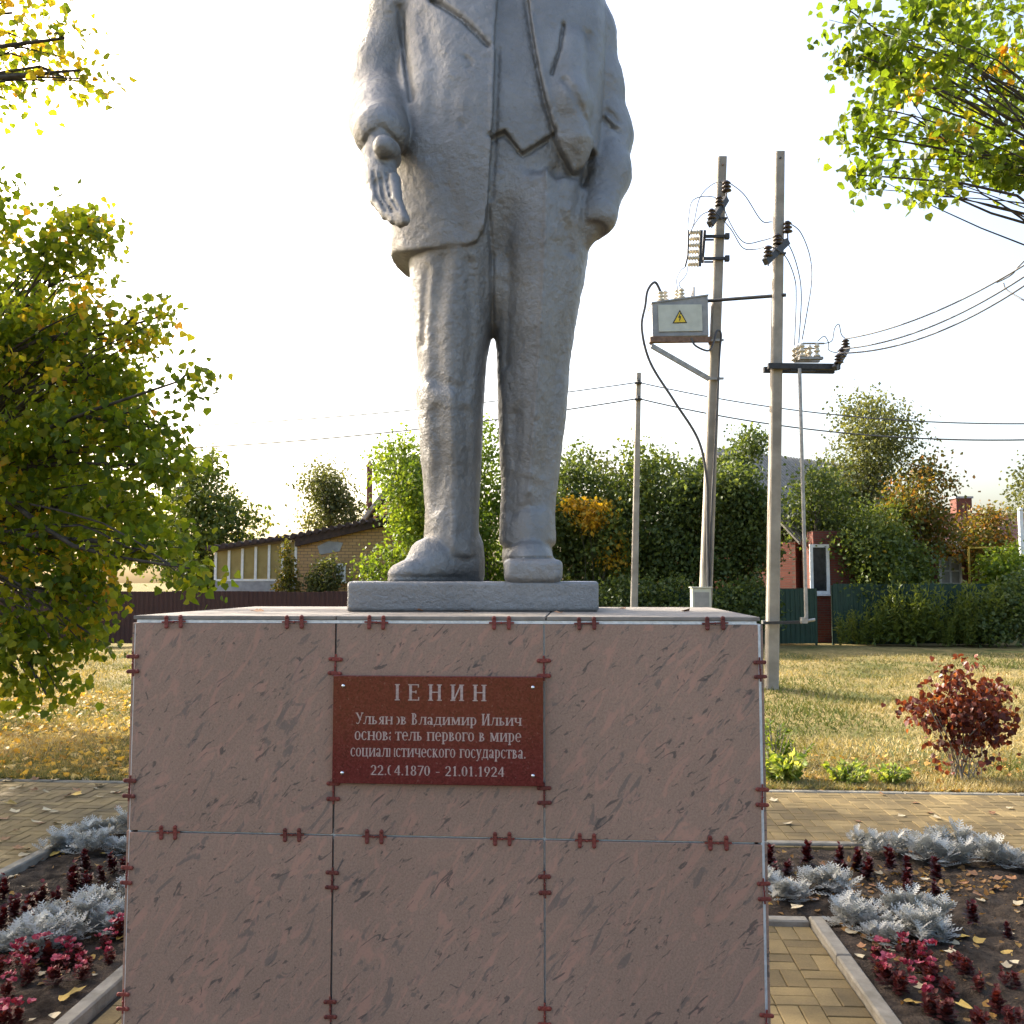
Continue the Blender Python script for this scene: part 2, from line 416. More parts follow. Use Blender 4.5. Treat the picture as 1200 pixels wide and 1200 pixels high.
def lawn_mat():
    m, n, l, b = new_mat('dry_lawn')
    geo = n.new('ShaderNodeNewGeometry'); co = geo.outputs['Position']
    mp = n.new('ShaderNodeMapping'); mp.inputs['Scale'].default_value = (1, 0.6, 1); l.new(co, mp.inputs['Vector'])
    t1 = noise_tex(n, l, mp.outputs[0], 0.55, 6, 0.62); t2 = noise_tex(n, l, co, 9, 6, 0.7); t3 = noise_tex(n, l, co, 70, 4, 0.7)
    r1 = ramp(n, [(0.38, (0.12, 0.13, 0.05)), (0.51, (0.27, 0.225, 0.105)), (0.68, (0.39, 0.31, 0.16))]); l.new(t1.outputs['Fac'], r1.inputs['Fac'])
    r2 = ramp(n, [(0.3, (0.5, 0.48, 0.42)), (0.7, (1.15, 1.12, 1.05))]); l.new(t2.outputs['Fac'], r2.inputs['Fac'])
    r3 = ramp(n, [(0.3, (0.55, 0.55, 0.5)), (0.7, (1.2, 1.2, 1.15))]); l.new(t3.outputs['Fac'], r3.inputs['Fac'])
    a = n.new('ShaderNodeMixRGB'); a.blend_type = 'MULTIPLY'; a.inputs['Fac'].default_value = 1; l.new(r1.outputs['Color'], a.inputs['Color1']); l.new(r2.outputs['Color'], a.inputs['Color2'])
    c = n.new('ShaderNodeMixRGB'); c.blend_type = 'MULTIPLY'; c.inputs['Fac'].default_value = 1; l.new(a.outputs['Color'], c.inputs['Color1']); l.new(r3.outputs['Color'], c.inputs['Color2'])
    l.new(c.outputs['Color'], b.inputs['Base Color']); b.inputs['Roughness'].default_value = 1.0; b.inputs['Specular IOR Level'].default_value = 0.1
    bump(n, l, t2.outputs['Fac'], 0.6, 0.06, b)
    return m
M_LAWN = lawn_mat()
M_GRASS = leaf_mat('dry_grass_blades', [(0, (0.09, 0.115, 0.035)), (0.40, (0.22, 0.20, 0.09)), (0.75, (0.39, 0.31, 0.16)), (1, (0.50, 0.42, 0.25))], 0.2, 0.7, 0.1)
M_LITTER = leaf_mat('fallen_leaf_litter', [(0, (0.20, 0.11, 0.045)), (0.3, (0.36, 0.21, 0.06)), (0.6, (0.54, 0.36, 0.075)), (1, (0.60, 0.46, 0.19))], 0.25, 0.6, 0.2)
M_LIND = leaf_mat('linden_leaf', [(0, (0.048, 0.088, 0.011)), (0.4, (0.105, 0.165, 0.016)), (0.72, (0.24, 0.28, 0.025)), (0.9, (0.42, 0.33, 0.03)), (1, (0.50, 0.26, 0.04))], 0.64)
M_LEAF_DK = leaf_mat('dark_leaf', [(0, (0.036, 0.062, 0.020)), (0.6, (0.080, 0.118, 0.036)), (1, (0.15, 0.19, 0.065))], 0.45)
M_LEAF_MID = leaf_mat('mid_leaf', [(0, (0.045, 0.075, 0.020)), (0.6, (0.10, 0.14, 0.034)), (0.93, (0.18, 0.21, 0.05)), (1, (0.40, 0.26, 0.03))], 0.42)
M_LEAF_LT = leaf_mat('bright_leaf', [(0, (0.05, 0.095, 0.016)), (0.5, (0.12, 0.19, 0.025)), (1, (0.22, 0.27, 0.045))], 0.5)
M_LEAF_OLIVE = leaf_mat('olive_leaf', [(0, (0.045, 0.058, 0.022)), (0.6, (0.095, 0.115, 0.045)), (1, (0.16, 0.17, 0.07))], 0.4)
M_LEAF_ORG = leaf_mat('autumn_leaf', [(0, (0.045, 0.065, 0.015)), (0.4, (0.12, 0.12, 0.025)), (0.7, (0.26, 0.13, 0.025)), (1, (0.36, 0.10, 0.03))], 0.4)
M_LEAF_YEL = leaf_mat('yellow_leaf', [(0, (0.16, 0.15, 0.02)), (0.5, (0.42, 0.28, 0.025)), (1, (0.55, 0.30, 0.03))], 0.45)
M_LEAF_RED = leaf_mat('crimson_leaf', [(0, (0.045, 0.013, 0.011)), (0.5, (0.105, 0.026, 0.018)), (0.85, (0.20, 0.048, 0.024)), (1, (0.28, 0.11, 0.05))], 0.35, 0.4)
M_LEAF_PURP = leaf_mat('burgundy_leaf', [(0, (0.020, 0.003, 0.005)), (0.6, (0.055, 0.007, 0.010)), (1, (0.15, 0.016, 0.020))], 0.2, 0.4)
M_LEAF_BEG = leaf_mat('bronze_leaf', [(0, (0.028, 0.006, 0.006)), (0.6, (0.080, 0.013, 0.013)), (1, (0.17, 0.025, 0.024))], 0.25, 0.6)
M_PINK = leaf_mat('pink_petal', [(0, (0.17, 0.012, 0.025)), (0.6, (0.30, 0.032, 0.066)), (1, (0.48, 0.13, 0.17))], 0.2, 0.5, ttint=(1.2, .9, .9))
M_SILVER = leaf_mat('silver_leaf', [(0, (0.26, 0.265, 0.25)), (0.6, (0.40, 0.405, 0.38)), (1, (0.52, 0.52, 0.48))], 0.10, 0.85, 0.1, (.95, 1, .95))
M_LIME = leaf_mat('lime_leaf', [(0, (0.10, 0.17, 0.025)), (0.6, (0.25, 0.32, 0.05)), (1, (0.45, 0.47, 0.16))], 0.4)
M_WEED = leaf_mat('weed_leaf', [(0, (0.05, 0.08, 0.014)), (0.6, (0.12, 0.155, 0.028)), (1, (0.20, 0.22, 0.045))], 0.4)
# ================================================================== SETTING
YA = R(3.64)
EX, EY = Vector((math.cos(YA), -math.sin(YA), 0)), Vector((math.sin(YA), math.cos(YA), 0))
def F2(s, t, z=0.0):
    p = EX * s + EY * t; p.z = z; return p
def to_st(p): return p.x * EX.x + p.y * EX.y, p.x * EY.x + p.y * EY.y
ROTF = Matrix.Rotation(-YA, 3, 'Z')

def vnoise(P, scale, seed=0):
    r = np.random.default_rng(seed); lat = r.random((32, 32, 32)).astype(np.float32)
    Q = np.asarray(P, dtype=np.float64) * scale + 1000.0
    i = np.floor(Q).astype(np.int64); f = Q - i; f = f * f * (3 - 2 * f)
    out = 0
    for dx in (0, 1):
        for dy in (0, 1):
            for dz in (0, 1):
                w = (f[:, 0] if dx else 1 - f[:, 0]) * (f[:, 1] if dy else 1 - f[:, 1]) * (f[:, 2] if dz else 1 - f[:, 2])
                out = out + w * lat[(i[:, 0] + dx) % 32, (i[:, 1] + dy) % 32, (i[:, 2] + dz) % 32]
    return out

def grid_obj(name, xs, ys, zf, mat, frame=False):
    X, Y = np.meshgrid(xs, ys); n, m = X.shape
    if frame:
        WX = X * EX.x + Y * EY.x; WY = X * EX.y + Y * EY.y
    else: WX, WY = X, Y
    V = np.stack([WX.ravel(), WY.ravel(), np.zeros(n * m)], 1)
    V[:, 2] = zf(V, X.ravel(), Y.ravel())
    i = np.arange(n * m).reshape(n, m)
    F = np.stack([i[:-1, :-1], i[:-1, 1:], i[1:, 1:], i[1:, :-1]], -1).reshape(-1, 4)
    return np_obj(name, V, F, mat, smooth=True)

def lawn_z(x, y):
    P = np.stack([np.asarray(x, float), np.asarray(y, float), np.zeros_like(np.asarray(x, float))], 1)
    t = P[:, 0] * EY.x + P[:, 1] * EY.y
    k = np.clip((t - 9.3) / 3.0, 0, 1) * np.clip((60 - t) / 20, 0, 1)
    mound = 0.10 * np.exp(-(((P[:, 0] - POLE_R.x) ** 2 + (P[:, 1] - POLE_R.y) ** 2) / 1.2))
    return -0.015 + k * ((vnoise(P, 0.5, 1) - 0.5) * 0.10 + (vnoise(P, 2.1, 2) - 0.5) * 0.03) + mound
POLE_R = G(904, 811)
xs = np.concatenate([np.array([-900, -400, -150, -60]), np.arange(-30, 30.1, 0.35), np.array([60, 150, 400, 900])])
ys = np.concatenate([np.array([-60, -10, 0, 4, 8, 9]), np.arange(9.4, 31, 0.35), np.array([34, 40, 60, 150, 400, 1500])])
def zz(V, X, Y):
    z = lawn_z(V[:, 0], V[:, 1]); t = V[:, 0] * EY.x + V[:, 1] * EY.y
    return np.where(t < 8.95, -0.09, z)
lawn = grid_obj('lawn_ground', xs, ys, zz, M_LAWN); tag(lawn, kind='structure')

# paved path: sand sheet carrying basket-weave bricks
S0, S1, TB, TF = -3.70, 3.07, 7.20, 9.0       # flower bed sides and far edge, far kerb of the path
WL, WR, WB = -2.13, 1.31, 5.51                # walkway round the pedestal
pb = MB()
def sheet(mb, s0, s1, t0, t1, z):
    mb.add([F2(s0, t0, z), F2(s1, t0, z), F2(s1, t1, z), F2(s0, t1, z)], [(0, 1, 2, 3)])
sheet(pb, -9, 9, TB, TF, -0.022)
sheet(pb, -9, S0, -6, TB, -0.022); sheet(pb, S1, 9, -6, TB, -0.022)
sheet(pb, WL - .08, WR + .08, -6, WB + .08, -0.022)
sheet(pb, S0, WL - .08, -6, 1.0, -0.022); sheet(pb, WR + .08, S1, -6, 1.0, -0.022)
path = pb.build('paved_path', M_SAND); tag(path, kind='structure')
brick_mb = MB(); brick_mb.box((0, 0, -0.03), (0.1962, 0.0962, 0.06), None, 0.0035)
brick_me = brick_mb.mesh('paving_brick', M_PAVER)
far_cells = []
def place_brick(s, t, rot, single):
    dz = random.uniform(-0.0022, 0.0022)
    if single:
        o = bpy.data.objects.new('paving_brick', brick_me); link(o); o.parent = path
        o.location = F2(s, t, dz); o.rotation_euler = (random.uniform(-.006, .006), random.uniform(-.006, .006), -YA + (math.pi / 2 if rot else 0) + random.uniform(-.008, .008))
    else: far_cells.append((s, t, rot, dz))
def weave(s0, s1, t0, t1, single, par=0, anchor_right=True):
    ns = int(round((s1 - s0) / 0.2)); nt = int(math.ceil((t1 - t0) / 0.2))
    for i in range(ns):
        for j in range(nt):
            cs = (s1 - 0.1 - 0.2 * i) if anchor_right else (s0 + 0.1 + 0.2 * i)
            ct = t1 - 0.1 - 0.2 * j
            sg = single(cs, ct)
            if sg is None: continue
            if (i + j + par) % 2 == 0:
                for k in (-.05, .05): place_brick(cs + k, ct, True, sg)
            else:
                for k in (-.05, .05): place_brick(cs, ct + k, False, sg)
weave(WL, WR, 2.4, WB, lambda s, t: True if ((s > 0.65 or s < -1.35) and t > 3.2) else (None if (-1.2 < s < .45 and t < 4.1) else False))
weave(-6.4, 6.4, TB + .09, TF - .07, lambda s, t: False, 1)
weave(-6.3, S0 - .1, 4.4, TB + .09, lambda s, t: False, 0)
weave(S1 + .1, 5.7, 4.4, TB + .09, lambda s, t: False, 1, False)
bt = np.array([tuple(v.co) for v in brick_me.vertices]); bf = [tuple(p.vertices) for p in brick_me.polygons]
bf = np.array([f for f in bf if len(f) == 4])
Vs, Fs, Ts = [], [], []
for k, (s, t, rot, dz) in enumerate(far_cells):
    a = -YA + (math.pi / 2 if rot else 0) + random.uniform(-.008, .008); c, sn = math.cos(a), math.sin(a)
    p = F2(s, t, dz)
    V = np.stack([bt[:, 0] * c - bt[:, 1] * sn + p.x, bt[:, 0] * sn + bt[:, 1] * c + p.y, bt[:, 2] + p.z], 1)
    Vs.append(V); Fs.append(bf + k * len(bt)); Ts.append(np.full(len(bt), random.random()))
o = np_obj('paving_brick_field', np.concatenate(Vs), np.concatenate(Fs), M_PAVER_A, parent=path, tint=np.concatenate(Ts)); tag(o, kind='stuff')

# kerbs
def kerb(name, s0, t0, s1, t1, top=0.035, w=0.078, step=1.0, phase=0.0):
    root = empty(name, F2(s0, t0, 0)); tag(root, kind='structure')
    d = Vector((s1 - s0, t1 - t0)); L = d.length; d.normalize()
    a = phase
    while a < L - 0.02:
        b = min(a + step - (phase if a == phase and phase else 0), L)
        q0, q1 = a + 0.004, b - 0.004
        m = MB(); c = F2(s0 + d.x * (q0 + q1) / 2, t0 + d.y * (q0 + q1) / 2, top / 2 - 0.06 + random.uniform(-.003, .003))
        ang = math.atan2(d.y, d.x)
        m.box(c, (q1 - q0, w, top + 0.12), Matrix.Rotation(-YA + ang + random.uniform(-.004, .004), 3, 'Z'), 0.008)
        m.build('kerb_stone', M_KERB, root)
        a = b
    return root
kerb('path_kerb', -8, TF, 8, TF, 0.004)
kerb('bed_kerb', S0, TB, S1, TB, 0.018, phase=0.0)
kerb('bed_side_kerb', S0 - .0, 1.0, S0, TB - .045, 0.04)
kerb('bed_side_kerb', S1, 1.0, S1, TB - .045, 0.04)
kerb('walkway_kerb', WR + .042, 1.0, WR + .042, WB + .05, 0.045, step=1.0, phase=0.0)
kerb('walkway_kerb', WL - .042, 1.0, WL - .042, WB + .05, 0.045)
kerb('walkway_kerb', WL, WB + .045, WR, WB + .045, 0.03)

# bed soil (U shape round the walkway)
def soil_z(V, X, Y):
    k = np.clip(np.minimum.reduce([X - S0, S1 - X, TB - Y]) / 0.3, 0, 1)
    return -0.02 + 0.035 * k + (vnoise(V, 4, 5) - .5) * 0.05 + (vnoise(V, 17, 6) - .5) * 0.030 + (vnoise(V, 45, 7) - .5) * 0.020
def soil_at(p):
    s, t = to_st(p)
    return float(soil_z(np.array([[p.x, p.y, 0.0]]), np.array([s]), np.array([t]))[0])
soils = []
for (a, b, c, d) in ((S0 + .04, WL - .08, 1.0, TB - .04), (WR + .08, S1 - .04, 1.0, TB - .04), (WL - .0795, WR + .0795, WB + .085, TB - .04)):
    o = grid_obj('bed_soil', np.linspace(a, b, int((b - a) / .03) + 1), np.linspace(c, d, int((d - c) / .03) + 1), soil_z, M_SOIL, True)
    tag(o, kind='structure')

# ================================================================== FENCES
def corr_sheet(w, z0, z1, n, amp):
    xs_ = []
    for i in range(n):
        b = i * w / n
        xs_ += [(b, 0), (b + w / n * .35, 0), (b + w / n * .5, amp), (b + w / n * .85, amp)]
    xs_.append((w, 0))
    V = [(x, y, z) for x, y in xs_ for z in (z0, z1)]
    return V, [(2 * i, 2 * i + 2, 2 * i + 3, 2 * i + 1) for i in range(len(xs_) - 1)]
def fence(name, p0, p1, h, mat, label, group=None, sheet_w=1.15):
    root = empty(name, (p0.x, p0.y, 0)); tag(root, label, 'fence')
    p0, p1 = Vector((p0.x, p0.y, 0)), Vector((p1.x, p1.y, 0)); d = (p1 - p0); L = d.length; a = math.atan2(d.y, d.x)
    n = max(1, int(round(L / sheet_w))); w = L / n
    V, F = corr_sheet(w + .03, 0.03, h, 8, -0.02)
    m = MB(); m.add(V, F); me = m.mesh('sheet', mat)
    for i in range(n):
        o = bpy.data.objects.new('sheet', me); link(o); o.parent = root
        q = d.normalized() * (w * i); o.location = (q.x, q.y, random.uniform(-.02, .02)); o.rotation_euler = (0, 0, a)
        o.location += Vector((math.sin(a), -math.cos(a), 0)) * (0.003 * (i % 2))
    for z in (0.45, h - 0.3):
        m = MB(); up = Vector((-math.sin(a), math.cos(a), 0)) * 0.03
        m.bar(p0 + up + Vector((0, 0, z)), p1 + up + Vector((0, 0, z)), 0.03, 0.05); m.build('rail', mat, root)
    for i in range(0, n + 1, 2):
        q = p0 + d.normalized() * min(w * i, L); up = Vector((-math.sin(a), math.cos(a), 0)) * 0.08
        m = MB(); m.box(q + up + Vector((0, 0, h / 2 - .05)), (.06, .06, h)); m.build('post', mat, root)
    return root
YF = 29.0
fence('brown_sheet_fence', at(-60, 690, YF + .6) * 1, at(425, 690, YF), at(300, 693, YF).z, M_BROWNF, 'dark brown corrugated metal fence in front of the tan brick shed')
fence('green_sheet_fence', at(426, 690, YF), at(956, 690, YF), at(900, 690, YF).z, M_GREENF, 'dark green corrugated fence left of the gap showing red brick wall, behind the concrete poles')
fence('green_sheet_fence', at(976, 690, YF + .1), at(1162, 683, YF + .1), at(1060, 684, YF).z, M_GREENF, 'dark green corrugated fence behind the tall weeds')

# ================================================================== BUILDINGS
def rz(a): return Matrix.Rotation(a, 3, 'Z')
def window(parent, c, w, h, mat_glass, rot=0.0, bars=(1, 1), fr=0.09):
    """casement facing -y (rotated by rot); c is centre on the wall face"""
    M = rz(rot); c = Vector(c)
    g = MB(); g.box(c + M @ Vector((0, -0.015, 0)), (w - .02, .02, h - .02), M); g = g.build('window', mat_glass, parent)
    f = MB()
    for sx in (-1, 1): f.box(c + M @ Vector((sx * (w / 2 - fr / 2), -.045, 0)), (fr, .06, h), M)
    for sz in (-1, 1): f.box(c + M @ Vector((0, -.043, sz * (h / 2 - fr / 2))), (w - 2 * fr, .056, fr), M)
    for i in range(1, bars[0]): f.box(c + M @ Vector((-w / 2 + w * i / bars[0], -.041, 0)), (fr * .7, .05, h - 2 * fr), M)
    for i in range(1, bars[1]): f.box(c + M @ Vector((0, -.039, -h / 2 + h * i / bars[1])), (w - 2 * fr, .044, fr * .7), M)
    f.build('frame', M_WHITE, g)
    s = MB(); s.box(c + M @ Vector((0, -.07, -h / 2 - .03)), (w + .1, .14, .05), M); s.build('sill', M_WHITE, g)
    return g
# tan brick shed with ochre panelled lean-to
YS = 33.0
b0 = at(250, 700, YS); root = empty('brick_shed', (b0.x, YS, 0)); tag(root, 'tan brick shed with ochre panelled lean-to and sloping dark roof edge behind brown fence', 'shed')
xa, xb, xc_ = at(252, 690, YS).x, at(346, 690, YS).x, at(470, 690, YS).x
zl_, zm_, zr_ = at(252, 643, YS).z, at(346, 630, YS).z, at(430, 616, YS).z
m = MB(); m.prism([(xb, YS, 0), (xc_, YS, 0), (xc_, YS, zr_ + .05), (xb, YS, zm_ - .1)], (0, 4, 0)); m.build('wall', M_BRICK_TAN, root)
m = MB(); zp = at(300, 681, YS).z
m.box(((xa + xb) / 2, YS + .04, zp / 2), (xb - xa, .1, zp)); m.build('base_wall', M_GREYWALL, root)
npan = 6
for i in range(npan):
    x0, x1 = xa + (xb - xa) * i / npan, xa + (xb - xa) * (i + 1) / npan
    t0, t1 = zl_ + (zm_ - zl_) * i / npan - .12, zl_ + (zm_ - zl_) * (i + 1) / npan - .12
    m = MB(); m.prism([(x0 + .03, YS + .03, zp + .08), (x1 - .03, YS + .03, zp + .08), (x1 - .03, YS + .03, t1), (x0 + .03, YS + .03, t0)], (0, .03, 0)); m.build('panel', M_OCHRE, root)
for i in range(npan + 1):
    x0 = xa + (xb - xa) * i / npan; t0 = zl_ + (zm_ - zl_) * i / npan - .12
    m = MB(); m.box((x0, YS + .01, (zp + .04 + t0) / 2), (.085, .06, t0 - zp - .04)); m.build('stud', M_WHITE, root)
m = MB(); m.box(((xa + xb) / 2, YS + .01, zp + .035), (xb - xa, .07, .07)); m.build('sill', M_WHITE, root)
roof_s = MB(); roof_s.prism([(xa - .2, YS - .25, zl_ - .1), (xb, YS - .25, zm_ - .06), (xb, YS - .25, zm_ + .03), (xa - .2, YS - .25, zl_ - .02)], (0, 4.3, 0))
roof_s.prism([(xb + .01, YS - .2, zm_ - .32), (xc_ + .3, YS - .2, zr_ + .22), (xc_ + .3, YS - .2, zr_ + .42), (xb + .01, YS - .2, zm_ + .05)], (0, 4.2, 0)); roof_s.build('roof', M_DKWOOD, root)
m = MB()
for i in range(26):
    f0 = i / 26; x0 = xa - .2 + (xc_ + .5 - xa) * f0; z0 = np.interp(x0, [xa - .2, xb, xc_ + .3], [zl_ - .02, zm_ + .03, zr_ + .42])
    m.tube([(x0, YS - .3, z0 + .03), (x0, YS + 4.1, z0 + .03)], .10, 6)
m.build('roof_covering', M_DKWOOD, root)
pa, pc = at(378, 660, YS), at(400, 636, YS)
m = MB(); m.prism([(at(375, 650, YS).x, YS - .02, at(0, 650, YS).z), (at(398, 648, YS).x, YS - .02, at(0, 646, YS).z), (at(402, 640, YS).x, YS - .02, at(0, 636, YS).z), (at(385, 640, YS).x, YS - .02, at(0, 634, YS).z), (at(372, 640, YS).x, YS - .02, at(0, 640, YS).z)], (0, .018, 0)); m.build('mortar_patch', M_GREYWALL, root)
window(root, (at(400, 671, YS).x, YS, at(400, 671, YS).z), .32, .62, M_CURTAIN, fr=.07)

# house with rusty flue behind the bright green tree
YH = 41.0
hb = at(500, 680, YH); root = empty('grey_roof_house', (hb.x, YH, 0)); tag(root, 'house with grey corrugated gable roof and brown metal flue behind bright green tree', 'house')
def P3(u, v, Y): return at(u, v, Y)
m = MB(); x0, x1 = at(420, 0, YH).x, at(560, 0, YH).x; ze = at(0, 628, YH).z; zr2 = at(0, 532, YH).z; xm = (x0 + x1) / 2
m.prism([(x0 + .3, YH, 0), (x1 - .3, YH, 0), (x1 - .3, YH, ze), (xm, YH, zr2 - .35), (x0 + .3, YH, ze)], (0, 6, 0)); m.build('wall', M_BRICK_TAN, root)
m = MB(); m.prism([(x0 - .1, YH - .3, ze - .1), (xm, YH - .3, zr2), (x1 + .1, YH - .3, ze - .1), (x1 + .1, YH - .3, ze - .22), (xm, YH - .3, zr2 - .14), (x0 - .1, YH - .3, ze - .22)], (0, 6.6, 0)); rf = m.build('roof', M_SLATE, root)
m = MB(); k0 = Vector((x0 - .1, 0, ze - .1)); k1 = Vector((xm, 0, zr2))
for i in range(22):
    yy = YH - .25 + i * .3; m.tube([(k0.x, yy, k0.z + .02), (k1.x, yy, k1.z + .02)], .07, 6)
m.build('corrugation', M_SLATE, rf)
m = MB(); c0 = at(433, 600, YH - .1); c1 = at(433, 547, YH - .1); m.tube([c0, c1], .13, 10); fl = m.build('flue', M_RUSTPIPE, root)
m = MB(); m.lathe(c1, (0, 0, 1), [(.12, 0), (.20, .02), (.19, .06), (.02, .26)], 8); m.build('cap', M_RUSTPIPE, fl)

# red brick house with corrugated roof
YR = 35.5
ra = R(38)
rb = at(1058, 690, YR); root = empty('red_brick_house', (rb.x, YR, 0)); tag(root, 'red brick house with grey corrugated roof and white framed window behind the green fence', 'house')
def L2W(x, y, z, o=rb, a=ra): return Vector((o.x + x * math.cos(a) - y * math.sin(a), YR + x * math.sin(a) + y * math.cos(a), z))
ZE, ZR = at(0, 640, YR).z, at(0, 540, YR + 2).z
m = MB(); W_, D_ = 9.6, 6.4
base = [L2W(-W_ + 3.0, 0, 0), L2W(2.6, 0, 0), L2W(2.6, D_, 0), L2W(-W_ + 3.0, D_, 0)]
m.prism(base, (0, 0, ZE)); m.build('wall', M_BRICK_RED, root)
m = MB(); ov = .45; e0, e1 = -W_ + 2.6, 3.0
A, B = L2W(e0, -ov, ZE - .05), L2W(e1, -ov, ZE - .05); C_, D2 = L2W(e1, D_ / 2, ZR), L2W(e0, D_ / 2, ZR); E_, F_ = L2W(e1, D_ + ov, ZE - .05), L2W(e0, D_ + ov, ZE - .05)
dn = Vector((0, 0, -.08))
m.add([A, B, C_, D2, A + dn, B + dn, C_ + dn, D2 + dn], [(0, 1, 2, 3), (7, 6, 5, 4), (0, 4, 5, 1), (1, 5, 6, 2), (3, 2, 6, 7), (0, 3, 7, 4)])
m.add([D2, C_, E_, F_, D2 + dn, C_ + dn, E_ + dn, F_ + dn], [(0, 1, 2, 3), (7, 6, 5, 4), (0, 4, 5, 1), (1, 5, 6, 2), (3, 2, 6, 7), (0, 3, 7, 4)])
rf = m.build('roof', M_SLATE, root)
m = MB()
for i in range(52):
    f = (i + .5) / 52; p, q = A.lerp(B, f), D2.lerp(C_, f); m.tube([p + Vector((0, 0, .01)), q + Vector((0, 0, .01))], .055, 5)
m.build('corrugation', M_SLATE, rf)
m = MB(); m.prism([L2W(2.6, 0, ZE), L2W(2.6, D_, ZE), L2W(2.6, D_ / 2, ZR - .1)], EX * 0.02); m.build('gable', M_BRICK_RED, root)
wc = None
# the window wall near the gap in the fence (porch block facing the street)
px0, px1 = at(938, 0, 30.2).x, at(1004, 0, 30.2).x
m = MB(); zt = at(0, 622, 30.2).z
m.box(((px0 + px1) / 2, 31.0, zt / 2), (px1 - px0, 1.6, zt)); m.build('porch_wall', M_BRICK_RED, root)
wcn = at(960, 667, 30.2); window(root, (wcn.x, 30.2, wcn.z), .62, 1.58, M_GLASS, bars=(1, 1), fr=.1)

# low house with four-pane window and blue corner
YB = 36.0
bb = at(1090, 690, YB); root = empty('low_brick_house', (bb.x, YB, 0)); tag(root, 'low brick house with white four-pane window and blue boarded corner beyond the weeds', 'house')
x0, x1, xw = at(1035, 0, YB).x, at(1127, 0, YB).x, at(1141, 0, YB).x; zt = at(0, 646, YB).z
m = MB(); m.box(((x0 + x1) / 2, YB + 2, zt / 2), (x1 - x0, 4, zt)); m.build('wall', M_BRICK_RED, root)
m = MB(); m.box(((x1 + xw) / 2 + .005, YB + 1.95, zt / 2 - .04), (xw - x1 - .01, 3.9, zt - .08)); m.build('blue_corner', M_BLUE, root)
m = MB(); m.prism([(x0 - .4, YB - .5, zt), (xw + .9, YB - .5, zt + .02), (xw + .9, YB - .5, zt + .12), (x0 - .4, YB - .5, zt + .12)], (0, 5, .5)); m.build('roof', M_DKWOOD, root)
wcn = at(1113, 669, YB); window(root, (wcn.x, YB, wcn.z), .86, 1.08, M_CURTAIN, bars=(2, 2), fr=.09)

# far house with red-brown roof
YX = 46.0
bb = at(1160, 690, YX); root = empty('red_roof_house', (bb.x, YX, 0)); tag(root, 'far house with red-brown roof and squat brick chimney', 'house')
x0, x1 = at(1105, 0, YX).x, at(1260, 0, YX).x; ze, zr3 = at(0, 650, YX).z, at(0, 596, YX).z
m = MB(); m.box(((x0 + x1) / 2, YX + 3, ze / 2), (x1 - x0, 6, ze)); m.build('wall', M_BRICK_RED, root)
m = MB(); m.prism([(x0 - .4, YX - .5, ze - .1), (x0 - .4, YX + 3, zr3), (x0 - .4, YX + 6.5, ze - .1)], (x1 - x0 + .8, 0, 0)); rf = m.build('roof', M_ROOFRED, root)
cc = at(1126, 588, YX + 3); m = MB(); m.box((cc.x, YX + 3, cc.z - .35), (.8, .7, 1.0)); m.build('chimney', M_BRICK_RED, rf)
m = MB(); m.box((cc.x, YX + 3, cc.z + .2), (.92, .82, .1)); m.build('chimney_cap', M_GREYWALL, rf)
g0, g1 = at(1135, 642, 34), at(1240, 642, 34)
root = empty('gas_pipe', (g0.x, 34, 0)); tag(root, 'thin yellow overhead gas pipe on posts beside the blue corner', 'pipe')
m = MB(); m.tube([g0, g1], .04, 6); m.build('pipe', M_YPIPE, root)
for q in (g0, g1): m = MB(); m.tube([(q.x, 34, 0), (q.x, 34, q.z - .03)], .04, 6); m.build('post', M_YPIPE, root)
w0, w1 = at(1198, 660, 33), at(1198, 598, 33)
root = empty('white_post', (w0.x, 33, 0)); tag(root, 'slim white post rising above shrubs beside far red roof', 'post')
m = MB(); m.box((w0.x, 33, w1.z / 2), (.13, .13, w1.z)); m.build('shaft', M_WHITE, root)
m = MB(); m.lathe((w0.x, 33, w1.z), (0, 0, 1), [(.1, 0), (.1, .03), (.01, .1)], 8); m.build('cap', M_WHITE, root)
#PART3
# ================================================================== PEDESTAL
dL, dR = ray(158, 740), ray(889, 740)
kx = dR.x / dR.y - 1.05 * dL.x / dL.y
PW = 1.816
tR = PW / math.hypot(kx, 0.05)
fl_, fr_ = Vector((dL.x / dL.y * 1.05 * tR, 1.05 * tR, 0)), Vector((dR.x / dR.y * tR, tR, 0))
PYAW = math.atan2(fr_.y - fl_.y, fr_.x - fl_.x)
PC = (fl_ + fr_) / 2
PD, ZTOP, ZT = 1.05, 1.811, 1.789           # depth, top of the slabs, top of the tiles
ped = empty('statue_pedestal', (PC.x, PC.y, 0), PYAW)
tag(ped, 'pink-brown stone-tiled pedestal with red clips under the grey statue', 'pedestal')
m = MB(); m.box((0, PD / 2, 0.89), (PW - .06, PD - .06, 1.78)); m.build('core', M_GAP, ped, True)
TW, TH, JT = 0.600, 0.600, 0.006
rows = [(ZT - .600, ZT), (ZT - 1.206, ZT - .606), (0.004, ZT - 1.212)]
colx = [-.606, 0.0, .606]
tile_mes = {}
def tile_mesh(w, h):
    k = (round(w, 3), round(h, 3))
    if k not in tile_mes:
        mb = MB(); mb.box((0, 0, 0), (w, .011, h), None, 0.0012); tile_mes[k] = mb.mesh('tile', M_GRANITE)
    return tile_mes[k]
def put_tile(x, y, z, w, h, rot):
    o = bpy.data.objects.new('tile', tile_mesh(w, h)); link(o); o.parent = ped
    o.location = (x, y, z); o.rotation_euler = (random.uniform(-.0015, .0015), 0, rot + random.uniform(-.0012, .0012))
